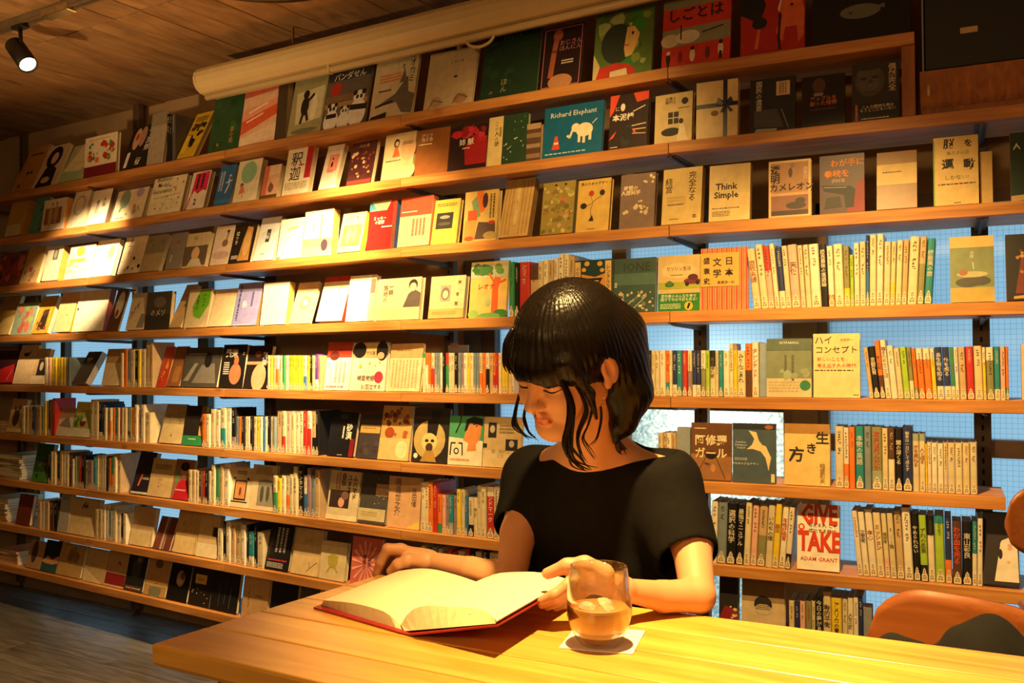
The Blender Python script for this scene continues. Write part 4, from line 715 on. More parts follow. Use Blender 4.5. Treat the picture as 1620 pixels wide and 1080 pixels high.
d(4, 247, 262, 549, 'c0402a', 'narrow red cover leaning beside the brown one', 'p e8a030 .3 .2 .8 .5 .6 .7;n 79 4 .12 .2,.1,.8,.5 e8a838 b82030', lean=16, th=.008)
d(4, 263, 283, 550, '8a5a30', 'plain brown cover leaning beside the red one', 'r .3 .1 .8 .5 a87040', lean=18, th=.02)
d(4, 285, 342, 551, '4a463e', 'dark cover with a grey photograph of a standing man', 'p 7a7468 .3 .1 .95 .1 .85 .6 .5 .55;e .66 .68 .1 .14 1c1a18;p 8a8478 .05 .15 .3 .6 .4 .6 .2 .15;x .1 .85 .5 .03 1 c', lean=12)
d(4, 346, 383, 546, '1e1a18', 'black cover with white title and a terracotta figure, nearer the grey photograph', 'b .4 .8 .26 e8d8c0 繁栄;e .62 .32 .25 .3 c07a52;e .62 .62 .1 .14 b87048;x .1 .6 .25 .3 6 e8d8c0;t .9 .8 .12 e8d8c0 上', lean=9)
d(4, 384, 421, 548, '241a16', 'black and terracotta cover partly hidden by yellow spines', 'e .6 .25 .3 .4 d8a078;r 0 .55 1 .62 c89068;t .75 .68 .22 e8d8c0 繁/栄;e .45 .8 .14 .1 6a3a24', lean=12)
row(4, 421, 507, 562, '4c 5y 5p 5c/o60 5c 4g 5w 4y 4y 4y 4y 4y 4y 5c/b40 5y 4k560 5w 5u560/w30 5t', 'beside the terracotta covers, fifth shelf', depth=.11)
d(4, 512, 551, 542, 'efe6d2', 'white cover with a red silhouette head piece and grey script', 'r 0 .68 1 1 b8402c;e .3 .72 .2 .14 6a2a20;y .35 .6 .5 .45 3 9aa0a0;x .1 .1 .7 .06 1 d0685a', lean=9, th=.012)
d(4, 555, 608, 542, 'efe4ca', 'white banded cover with two black haired heads', 'r 0 .68 1 1 c8a870;e .18 .84 .2 .18 1c1816;e .85 .82 .17 .22 1c1816;e .82 .72 .1 .08 d8a880;t .52 .78 .09 1c1816 きな猫;e .8 .28 .13 .13 d83a50;t .42 .26 .13 5a5040 補愛物語;t .6 .08 .12 5a5040 31回泣する;n 81 4 .05 .1,.5,.9,.66 a8b860', lean=7, th=.014)
d(4, 612, 663, 544, 'e6c49a', 'peach cover printed all over with faint columns', 'r 0 .7 1 1 c89a68;y .08 .66 .84 .6 8 d0a07a;x .2 .88 .5 .06 1 8a7a40', lean=9, th=.012)
row(4, 667, 812, 558, '5c/g-12 5c/o-30 4o/c20 5c/r60 5s/h 5s 5c 5k 5g/r-30 5c 5c 6k 5s 5m 6c 5y 5c 5s 5s 5c/o50 5o 6c/k60 6t 5o/r 5r 5c 5y 6y 5c 5c', 'after the peach cover, fifth shelf', depth=.11)
q = MB(); P, t, n, _ = on_shelf(725, ZS[4], .15); q.box(-.042, 0, 0, .042, .004, up_to(P, ZV, 546), mat('b8b8bc'))
q.box(-.03, -.0008, .15, .0, 0, .165, mat('c08070'))
tag(q.obj('shop_card', M=frame(P+ZV*.0005, t, n, ZV)), 'pale lilac card standing behind the mixed spines of the fifth shelf', 'card')
row(4, 994, 1200, 554, '12g/r-30 7o 5y 6s 5k 6c 7c 9c 7o/e30 4c 7n/c25 9e 8r 7c/m55 7n/c25 7n/c25 8c/v60 6l 9c/k-35 5c 7e 10c 6c543/c 6y554 13c 10o543/d50 11c541', 'after the nape of the reader, fifth shelf', depth=.11, texts={24: 'みりんごあれ', 26: 'タレンテッド', 18: '男の隠れ家'})
d(4, 1202, 1211, 543, '8a9aa4', 'narrow blue grey cover edge before the misty green cover', '', lean=3, th=.02)
d(4, 1213, 1284, 536, '7a8468', 'misty green cover with cream foot band and a green seal', 'r 0 0 1 .32 c8b88c;e .86 .2 .12 .12 2f7a50;t .5 .93 .085 d8dcc8 SKYFARING;y .38 .72 .1 .4 1 5a5c48;y .54 .72 .1 .45 1 5a5c48;r 0 .8 1 1 5a6a5a;n 85 6 .12 .2,.35,.9,.5 98a080 8a9474;x .05 .28 .7 .2 4 b0a078', lean=3, th=.016)
d(4, 1287, 1361, 528, 'e6cb8e', 'cream hardback with large black katakana and red lettering', 't .22 .9 .2 1c1814 ハイ;t .5 .75 .185 1c1814 コンセプト;t .38 .6 .1 c8502c 新しいことを;t .5 .5 .105 c8502c 考え出す人の時代;x .03 .44 .85 .03 1 4a3a28;t .72 .9 .07 8a6a40 大前研一;x .85 .06 .12 .03 1 d', lean=3, th=.018)
row(4, 1375, 1597, 550, '7t550 10k548 8o539/d40 9c538 10c547 9c551 10l549 7v549/c35 6o551/g22 10o551/c-22 11o551/c-22 7y551/c-22 11n549/c25 11n549/c25 6g549/c25 6c549 11t549 12r548 13c547 5y549/c-30 12v549/c-25 9e548/c20 8p548/c20 5o548/g22', 'beyond the katakana hardback, fifth shelf',
    lean=(-6, 0), depth=.11, texts={1: '京銀愛育', 2: '熱の飛翔', 3: '聴るためのことば', 12: '長生物を知る', 13: '外を疾る'})
d(4, 1617, 1652, 545, 'dcc090', 'cream cover at the picture edge beyond the wired pane, fifth shelf', '', lean=3)
# ---- sixth shelf
d(5, 10, 33, 632, 'c8a468', 'tan cover with a dark hand print', 'e .45 .42 .22 .3 4a3a2c;l .08 4a3a2c .35 .5 .3 .75;l .08 4a3a2c .55 .5 .6 .78;r 0 0 1 .12 e0d08a', lean=12)
row(5, 33, 86, 643, '5c642 6t 6t 5n 6t 6t 4s 4y634 5c634 5d632 6r630', 'beside the hand print cover, sixth shelf', depth=.11)
d(5, 87, 111, 646, 'd8cdb4', 'cream cover with a grey mountain slanting across', 'p 8a8478 .1 .35 .9 .3 .6 .75;p b08a70 0 .6 1 .7 1 1 0 1', lean=14, th=.012)
d(5, 112, 141, 637, 'b0b060', 'yellow green cover with a glass of red wine', 'p d8c848 0 .7 1 .8 1 1 0 1;e .5 .42 .17 .14 7a2a28;e .5 .5 .18 .06 e0d8c0;n 87 8 .1 .05,.3,.4,.6 4a7a3a 6a9a48;r 0 0 1 .25 d8d0b0', lean=12)
row(5, 141, 222, 645, '8c632 10c632 7k636/c20 6n640 5c 6s645 5c/o60 5o 6e 5c 5r 5c 6c 6s/n30 5y 6o 6c640 8t652', 'after the wine glass cover, sixth shelf', depth=.11)
row(5, 222, 237, 646, '6c640 9c652', 'of two before the old map, sixth shelf', depth=.12)
d(5, 251, 285, 641, 'd2ba84', 'beige cover with a faint old map, half in light', 'r 0 .5 1 1 a8946a;n 89 12 .07 .1,.5,.9,.8 8a7a58 9a8a64;e .5 .2 .03 .03 a', lean=15)  # shade over the upper half is painted into the artwork
d(5, 287, 318, 643, '2a2420', 'black cover with a green foot band', 'r 0 0 1 .24 2f8a50;x .3 .18 .4 .05 1 c8e0c0;r .78 .25 1 .5 d8b068;r .8 .5 1 1 8a6a4a', lean=10)
row(5, 318, 371, 645, '8o655 8c655 9c647 9c648 10c/e50 9c645 8k645/m30', 'beside the green footed black cover, sixth shelf', depth=.11)
row(5, 371, 435, 659, '6s 6o 5k 5c 5w 5k 6c 6y 5c 5b 5c 5k 5c 5s', 'in the short run of slim volumes, sixth shelf', depth=.11)
row(5, 435, 503, 650, '12t 6c/r40 8p 8c 8c 8c 7r 7c/r60 8t/k40 6k', 'up to the dark desert cover, sixth shelf', depth=.12)
d(5, 516, 558, 653, '1c1c20', 'black cover with two large white characters', 'b .74 .56 .23 f0e4cc 砂/漠;y .48 .68 .1 .28 1 f0e4cc;r .82 0 .98 .4 8a1a2a;e .5 .9 .16 .07 3a3a40;r 0 .74 1 .76 3a3a44;x .4 .04 .2 .02 1 f', lean=12, th=.016)
d(5, 563, 599, 655, '453c40', 'plum grey cover with a cream label strip', 'r .02 .56 .88 .74 c4a058;x .1 .68 .6 .03 1 6a5020;n 91 8 .12 .1,.1,.9,.5 3c3438 4c4448', lean=13, th=.012)
d(5, 597, 645, 643, 'd2a460', 'golden brown cover with russet leaves over a peach foot', 'n 92 20 .1 .05,.42,.95,.95 8a4a28 a85a30 6a3a20;e .3 .5 .16 .14 a04a26;r 0 0 1 .4 e8b878;e .75 .2 .2 .22 f0d8a0', lean=11, th=.016)
d(5, 650, 707, 646, '2a2622', 'black cover with a masked bear head in a pale disc', 'e .47 .42 .44 .44 b8a060;p 1c1816 .38 .95 .75 .95 .66 .5 .5 .42 .4 .55;e .47 .38 .22 .2 d8c078;e .4 .4 .05 .035 2a2018;e .56 .4 .05 .035 2a2018;e .48 .28 .1 .1 4a3020;p a8843c .25 .02 .7 .02 .6 .22 .4 .22;e .12 .12 .06 .06 e8dcc0;r 0 .78 .5 .98 3a2a28', lean=8, th=.014)
d(5, 708, 762, 658, '4c9a68', 'green cover with a drawn face and a large gate character', 'p e8dcb8 0 0 1 0 1 .5 0 .56;p d88a48 .42 .5 .55 .82 .95 .85 .92 .55 .8 .42 .82 .3 .55 .28 .58 .45;p 1c1814 .45 .68 .5 .92 .7 .99 .98 .95 .98 .8 .6 .86 .52 .7;l .02 1c1814 .7 .82 .8 .84;l .02 1c1814 .86 .84 .95 .83;e .8 .8 .025 .02 k;l .035 1c1814 .06 .2 .08 .44 .2 .44;l .035 1c1814 .42 .2 .4 .44 .3 .44;e .24 .28 .08 .08 1c1814;e .24 .28 .05 .05 e8dcb8;x .05 .13 .6 .05 2 c87858;l .03 1c1814 .2 .65 .32 .85 .34 .99', lean=6, th=.014)
d(5, 763, 822, 660, 'cdb07c', 'tan cover with three small black and white portraits', 'r .12 .58 .34 .88 2a2624;e .23 .75 .07 .09 b8a890;r .6 .34 .92 .56 2a2624;e .76 .47 .07 .08 b8a890;r -.0 .38 .1 .46 2a2624;r 0 0 1 .33 dcc490;t .48 .27 .1 8a7a4a 短い時代の/こと;x .42 .86 .4 .2 3 8a7650', lean=6, th=.016)
row(5, 1040, 1068, 685, '7c 6t 7c 6t', 'just past her shoulder, sixth shelf', depth=.11)
d(5, 1070, 1090, 676, '8a9298', 'grey cover edge leaning beside the brown cover with white title', 'r 0 0 1 .1 a8a8a0', lean=6, th=.02)
d(5, 1093, 1157, 669, '6a4428', 'brown cover with big white title over a wooden floor', 'p 9a6a40 0 .02 1 .02 1 .42 0 .46;l .02 4a2c18 .4 .44 .1 .04;l .02 4a2c18 .6 .44 .85 .04;e .5 .44 .14 .1 1c1410;b .5 .7 .27 e8d4a8 阿修羅;b .5 .48 .27 e8d4a8 ガール;x .08 .92 .3 .04 1 e0c898;e .55 .22 .06 .1 c08a58;l .05 d .35 .3 .45 .28', lean=4, th=.012)
d(5, 1159, 1227, 670, '4c5c64', 'blue grey cover with a flying cream seagull', 'r 0 .9 1 1 2a2c2e;e .85 .94 .1 .05 a05a3a;p e8cc90 .38 .88 .56 .85 .62 .71 .7 .64 .78 .62 .9 .43 .84 .21 .77 .43 .66 .53 .47 .57 .33 .56 .46 .64 .51 .74;t .2 .63 .07 c8ccc8 Jonathan/Livingston/Seagull;t .3 .32 .07 d8d8d0 かもめのジョナサン;x .05 .42 .3 .05 2 b0b8b8;r .9 .02 .98 .16 dcc898', lean=3, th=.016)
d(5, 1241, 1313, 671, 'e2c278', 'cream hardback with three scattered black brush characters', 'r 0 .84 1 1 a87a3a;b .84 .78 .3 1c1612 生;b .6 .6 .26 1c1612 き;b .27 .5 .36 2a2018 方;t .84 .2 .12 8a6a30 稲/盛/和/夫', lean=4, th=.02)  # brown head strip is the upper shelf's shadow painted on the cover
row(5, 1321, 1547, 674, '13c674 8c676/o40 9o675 13e674 11s674 16v675/h30 9c677 10d677/c50 11k678 15n675 10c686/h-12 9c686/h-12 3y702 6c700 9c701 9c702 6c701 11c701 11c701 11c701 11c700', 'after the brush lettered hardback, sixth shelf',
    depth=.12, texts={3: '本物の英語', 5: '政夫は死んだか|b8302a', 8: '闇の深くる', 9: '戦争は一日にして成らず', 10: '才を束ねる', 11: '人と話る'})
# ---- seventh shelf
d(6, 49, 74, 703, '35592c', 'green meadow cover at the near end of the seventh shelf row', 'r 0 0 1 .25 4a8a34;n 95 12 .1 .1,.15,.9,.9 2a4a28 3f6a34 b84a38', lean=12)
row(6, 75, 188, 722, '5k714 4c714 5c714 6n714 6t714 5c714 6c714 6d716 4c726 5h 5v 5r 6k720 6c728 9m728 5e 5c720 5c720 5c720 5c720 4k 5o724 5g/o50 5c 6t718', 'beside the green meadow cover, seventh shelf', depth=.11)
d(6, 206, 232, 717, '26202a', 'night blue cover with a pale comet mark', 'l .1 d8703a .35 .2 .45 .45;n 96 8 .05 .1,.4,.9,.9 4a3a4a 3a2c38;x .5 .4 .4 .06 2 e0c8a8;r 0 0 1 .05 d8c8a8', lean=17)
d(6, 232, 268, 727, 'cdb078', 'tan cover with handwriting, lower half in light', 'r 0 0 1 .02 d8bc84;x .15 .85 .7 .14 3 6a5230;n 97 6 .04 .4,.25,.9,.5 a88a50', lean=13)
d(6, 269, 297, 728, '9a6a50', 'cover with a painted face over a crimson skirt', 'p b81f2a .1 0 1 0 .9 .45 .5 .5 .3 .4;e .55 .7 .22 .2 d09a70;e .55 .82 .25 .16 2a1a18;x .2 .26 .6 .06 1 e8b0a8;e .2 .6 .14 .3 7a8a5a', lean=12)
row(6, 297, 361, 745, '6c743 6t743 5c 5d 5r 5k 5c 6c735 7g735 6t735 9c733', 'beside the crimson skirt cover, seventh shelf', depth=.11)
d(6, 361, 392, 740, 'd8c49a', 'cream cover with an iron lantern frame', 'r .22 .2 .78 .66 c88a50;l .05 1c1814 .22 .2 .22 .66 .78 .66 .78 .2 .22 .2;l .04 1c1814 .1 .14 .9 .14;e .16 .72 .06 .05 1c1814;e .84 .72 .06 .05 1c1814;e .5 .4 .06 .14 7a3a20;x .25 .92 .5 .1 2 5a4a38', lean=10, th=.012)
d(6, 393, 431, 736, 'd0bc90', 'cream cover with grey bronze statues and a drifting cloud', 'r .3 .1 1 .6 8a8470;e .48 .36 .07 .24 4a4a3a;e .72 .38 .07 .24 4a4a3a;e .6 .6 .32 .1 8a8478;l .02 a .2 .8 .9 .8;r .15 .78 .8 .96 b0a078', lean=9, th=.012)
row(6, 431, 503, 752, '8c/g55 9y756 8c 9c/o50 8c750 8c738 12k738 8c/b55 8m740 7s 10t743', 'beside the bronze statue cover, seventh shelf', depth=.12, texts={5: 'ピンポン', 6: 'サンタマリア'})
d(6, 515, 563, 746, 'd8c69c', 'cream cover with heavy black vertical title and a photo of hands', 'b .84 .68 .155 1c1814 ム/ハ/マ/ド;b .66 .74 .15 1c1814 ユ/ヌ/ス;b .47 .83 .16 1c1814 自/伝;r .06 .25 .7 .6 3a2c28;e .45 .36 .1 .12 e0a088;e .55 .5 .12 .1 7a5a50;y .2 .96 .18 .35 2 b87858;r 0 0 1 .1 e8dcb0', lean=10, th=.014)
d(6, 565, 608, 750, '4a4640', 'charcoal cover with a tan label and white star specks', 'r .55 .56 1 .8 b89468;n 99 12 .018 .5,.3,.98,.9 f0ece0;r 0 .06 .98 .3 c8b888;x .1 .24 .6 .1 3 9a8a50', lean=11, th=.014)
d(6, 612, 663, 755, 'd8a878', 'salmon cover with two sparse columns of grey characters', 't .3 .6 .19 6a5a50 横/道/世/之/介;t .8 .62 .16 6a5a50 吉/田/修;r 0 0 1 .3 e0b080;p e8c850 .6 .02 1 .02 1 .18', lean=5, th=.012)
row(6, 664, 790, 784, '7c763 6c763 8o763 7r764 7o782/g25 6p783 6m783 8e783/h30 6m 7y774 6c774 5b785 9c787/k30 6c787 7c768 9c770 13r770/c-18 10c770', 'after the salmon cover, seventh shelf', depth=.12, texts={16: 'ランドマーク|f0d8c8', 13: '暗い宿'})
row(6, 1123, 1250, 798, '9c793 13s795 13k796 11k798 9c795 9p799 12t798/v50 10c799 9y797 9c800 8c803/k25', 'before the huge red words, seventh shelf', lean=(2, 5), depth=.12, texts={2: '選択の科学', 3: '最強マニュアル', 9: '不格好経営|d03a20', 7: 'いのちの輝', 8: '森田'})
d(6, 1261, 1328, 800, 'f4ead4', 'white cover with huge red English words and a small black line', 'B .52 .85 .41 d03a20 GIVE;t .6 .685 .11 2a221c 与える人_こそ;t .6 .6 .11 2a221c 成功する時代;B .52 .44 .41 d03a20 TAKE;t .52 .17 .135 c8321e ADAM_GRANT;e .1 .65 .08 .08 d03a20;e .1 .65 .045 .045 efe0c2', lean=7, th=.026, side='r', spine='c8b080')
row(6, 1357, 1555, 812, '8c808 9c810 11c806 11c811 8c812/p30 9c812 11t809 13c803 10k813 11l815/k25 10c815/k-30 14l815/e-12 10n817/o35 14d825 14k825 7e825/c50 8c820', 'beyond the huge red words, seventh shelf', lean=(-5, 1), depth=.12,
    texts={1: '正面老', 2: '本心', 3: 'ミッション', 4: '構想考', 5: '3.11後', 8: 'やめられない', 9: 'ずれの風景', 13: 'わが血を売る|e0503a', 14: '東山彰良'})
d(6, 1557, 1614, 814, '2a2420', 'dark cover with a lone silhouette before a white glow', 'p e8dcc8 .3 .05 .98 .05 .95 .7 .5 .6;e .48 .42 .06 .16 1c1614;e .48 .6 .04 .04 1c1614;n 98 6 .08 .7,.3,.95,.6 d8b098', lean=14, th=.03, spine='d8c8a8')
# ---- eighth shelf
d(7, 24, 46, 783, '7a3a28', 'dull red cover in the shade at the far end of the eighth shelf', '', lean=10)
row(7, 57, 88, 792, '6t791 6c791 5t 6d 5k', 'just past the dull red cover, eighth shelf', depth=.11, stick=False)
d(7, 90, 106, 783, 'b0aca4', 'narrow pale grey cover before the cream scribble', 'x .2 .92 .6 .05 2 d', lean=8)
d(7, 106, 149, 789, 'd0b280', 'cream cover with a black scribble near its top', 'l .03 2a2018 .4 .72 .5 .88;l .03 2a2018 .5 .72 .58 .86;l .03 2a2018 .42 .8 .6 .76;r 0 0 1 .3 dcc08c', lean=11)
row(7, 149, 199, 806, '6c805 6t805 5c798 6c798 5s 7c800 6c810 5k812 6c812', 'after the cream scribble cover, eighth shelf', depth=.11)
d(7, 204, 238, 803, 'caa878', 'tan cover with a white lower panel in light', 'r 0 0 .95 .4 e6cc90', lean=10)  # lower panel painted paler, as where light reaches it
d(7, 241, 256, 818, '7a4030', 'first red brown cover leaning in the gap of the eighth shelf', 'r .7 0 .9 1 b8a088', lean=20, th=.012)
d(7, 257, 271, 820, '6a3828', 'second red brown cover leaning in the gap of the eighth shelf', 'r .75 0 .9 1 c8a890', lean=20, th=.012)
d(7, 273, 307, 808, 'c8a468', 'tan cover with a cream foot and rubbed brown edge', 'r 0 0 .92 .4 dcbc7c;n 61 6 .05 .2,.5,.8,.7 b08a50', lean=12, th=.02)
d(7, 309, 341, 815, 'd0b07c', 'cream cover with a small black print at its corner', 'r .7 .5 1 .72 3a2a20;r 0 0 1 .32 e8d4a4', lean=10)
row(7, 341, 416, 830, '11c835 8k825 9c825 9t825 11t826 9c830 5k 11e841/c30 6k 14c842', 'after the cream cover with corner print, eighth shelf', depth=.12, stick=True)
d(7, 418, 455, 830, '1e1c1c', 'black cover with white vertical script and a red line', 'y .3 .92 .5 .55 3 b0aca4;x .1 .24 .8 .06 1 c83a3a;x .08 .16 .7 .12 4 c8c4b8', lean=13, th=.014)
d(7, 459, 503, 838, 'cdb07c', 'cream cover with a sprig drawing, lower half in light', 'r 0 0 .95 .42 dfc288;l .02 6a5c38 .55 .08 .8 .25 .9 .3;l .02 6a5c38 .65 .16 .62 .28;t .5 .75 .12 8a7450 とり', lean=12, th=.016)  # pale lower patch is light painted onto the cover
d(7, 504, 544, 858, 'dcc896', 'small cream cover with a pale olive running figure', 'e .5 .5 .2 .2 b8a848;l .06 b8a848 .5 .45 .3 .2;l .06 b8a848 .5 .45 .7 .22;l .04 b8a848 .3 .6 .7 .62', lean=8, th=.018)
d(7, 553, 600, 851, 'd86a58', 'pink cover with rays bursting round a dark title', ''.join('p f0b0a0 .5 .45 %.2f %.2f %.2f %.2f;' % (.5+.48*math.cos(a), .45+.48*math.sin(a), .5+.48*math.cos(a+.12), .45+.48*math.sin(a+.12)) for a in [i*.42 for i in range(15)])+'t .45 .5 .13 3a2a20 鍵/盤/の;t .62 .5 .12 3a2a20 夢/野', lean=7, th=.012)
row(7, 664, 786, 868, '8c863 8k 9s865 6c 8r873 6r 7r873 10w872 7r 8k 10c873 10k 12c875', 'above her wrist, eighth shelf', depth=.12, stick=False)
d(7, 1137, 1167, 913, '2c2624', 'dark cover with a red pool and cream crest beside her elbow', 'p 8a2028 0 0 1 0 1 .5 .3 .55 0 .35;n 93 5 .14 .55,.35,.95,.65 d8c488', lean=6)
d(7, 1173, 1241, 917, 'cdb68c', 'beige cover with a patterned tea bowl above a line of script', 'r 0 .66 1 1 9a7e58;e .5 .62 .21 .21 2a2420;e .5 .55 .2 .13 c8b48c;x .33 .64 .34 .1 4 3a3028;t .45 .3 .125 6a5a40 これはペンです', lean=6, th=.014)
row(7, 1248, 1290, 951, '8c/v45 7n 8p 9v 5c', 'beyond the tea bowl cover, eighth shelf', depth=.11)
row(7, 1290, 1366, 945, '12k943 13c936 17y946 9c947 9c946 8c945 7n943', 'up to the grey boxed volume, eighth shelf', depth=.12, texts={0: '今日の夢がある', 1: '動的平衡', 2: 'アメリカの青年', 4: '人生の鍵'})
d(7, 1367, 1380, 961, '8a8e90', 'grey boxed volume before the curved chair back', '', lean=0, th=.05)
# ---- lowest shelf
d(8, 40, 63, 857, 'b89068', 'tan cover with a long brown face, outermost of the lowest shelf', 'e .4 .6 .2 .4 5a3a28', lean=14)
d(8, 63, 87, 857, '1e2620', 'dark cover with a torn peach strip over teal', 'p d89a68 0 .32 .3 .5 .6 .4 1 .55 1 .3 .5 .22 0 .28;r 0 0 1 .25 2f5a60', lean=15)
d(8, 88, 126, 862, 'c09858', 'brown tan cover with a slanting lit corner', 'n 65 6 .12 .2,.5,.8,.85 8a6a44 9a7a50', lean=14, th=.018)
d(8, 130, 164, 869, 'c8a874', 'cream cover with pale upper corner, before the maroon band', 'p e0c890 0 0 .9 0 0 .4', lean=10, th=.014)
d(8, 164, 195, 871, 'bd9868', 'tan cover with a maroon foot band and a red hook mark', 'r 0 0 1 .36 8a1f24;r 0 0 1 .05 d8b088;e .6 .62 .1 .08 a83a28;e .6 .58 .07 .06 bd9868', lean=12, th=.014)
d(8, 195, 224, 878, '22221f', 'dark film still cover with a lettered foot', 'e .5 .6 .25 .3 3a3c34;r 0 0 1 .14 4a3a30;x .1 .1 .8 .06 1 c8b890;e .4 .07 .07 .05 c84030;e .6 .85 .16 .1 6a6458', lean=13)
d(8, 226, 260, 884, 'b88e54', 'ochre cover with a grey hill in the foot', 'e .5 .14 .28 .22 7a7a58;e .5 .85 .18 .12 6a4a30;r 0 .25 1 .32 c89a58', lean=13, th=.012)
d(8, 262, 294, 890, '151210', 'black cover with a pale curled head in the dark', 'e .55 .58 .2 .24 a08068;e .5 .5 .14 .1 c0a088;e .62 .66 .1 .12 5a3c30', lean=13, th=.012)
d(8, 297, 330, 896, '241c18', 'dark speckled cover with a square cream label', 'r .2 .55 .72 .78 d0a860;n 67 8 .025 .1,.1,.9,.45 c8c0b0;x .3 .7 .3 .08 2 7a5a30', lean=11, th=.012)
d(8, 331, 373, 905, '1c1a1a', 'black cover with grey scratches beside the tan cover with grey numerals', 'l .015 5a5854 .3 .1 .3 .7;l .015 5a5854 .5 .2 .52 .8;l .015 6a6660 .7 .1 .72 .6', lean=10, th=.014)
d(8, 381, 421, 915, 'c49c68', 'tan cover with a column of grey characters', 't .25 .55 .16 7a5a3a 1/6/0/2;x .5 .6 .3 .08 2 8a6a48', lean=7, th=.014)
d(8, 425, 466, 922, '161616', 'black cover nearest the table corner, lowest shelf', 'l .02 3a3a38 .3 .3 .7 .6', lean=8)
d(8, 470, 500, 930, '4a443e', 'grey cover with a white bird, half hidden by the table', 'e .5 .7 .3 .12 e8e0d0', lean=8)
# ---- magazine piles lying at the far ends of the lower shelves
rr = random.Random(9); MG = ['c87a4a', 'd8c8a0', '5a8aa0', 'b8a888', '8a6a4a', 'e0d4b8', '3a4a50', 'a05a3a']
for k, px, num in ((5, 0, 5), (6, 16, 11), (7, -6, 10), (8, 12, 6)):
    P, t, n, _ = on_shelf(px, ZS[k], .03); z = ZS[k]+.0004
    for i in range(num):
        th = rr.uniform(.008, .014); q = MB(); co = MG[rr.randrange(8)]; a = rr.uniform(-.1, .1)
        q.box(-.095, 0, 0, .095, .19, .001, mat(co)); q.box(-.095, 0, th-.001, .095, .19, th, mat(co, .3)); q.box(-.095, .188, .001, -.0935, .19, th-.001, mat(co))
        o = q.obj('magazine', M=frame(Vector((P.x, P.y, z)), t*math.cos(a)+n*math.sin(a), n*math.cos(a)-t*math.sin(a), ZV))
        tag(o, 'flat magazine, %s from the bottom of the pile ending the %s shelf' % (NTH[i], ORD[k]), 'magazine', 'magazines piled at the far shelf ends')
        q = MB(); q.box(-.0935, .002, .001, .0935, .188, th-.001, M_PAGES); q.obj('pages', o); z += th+.0004
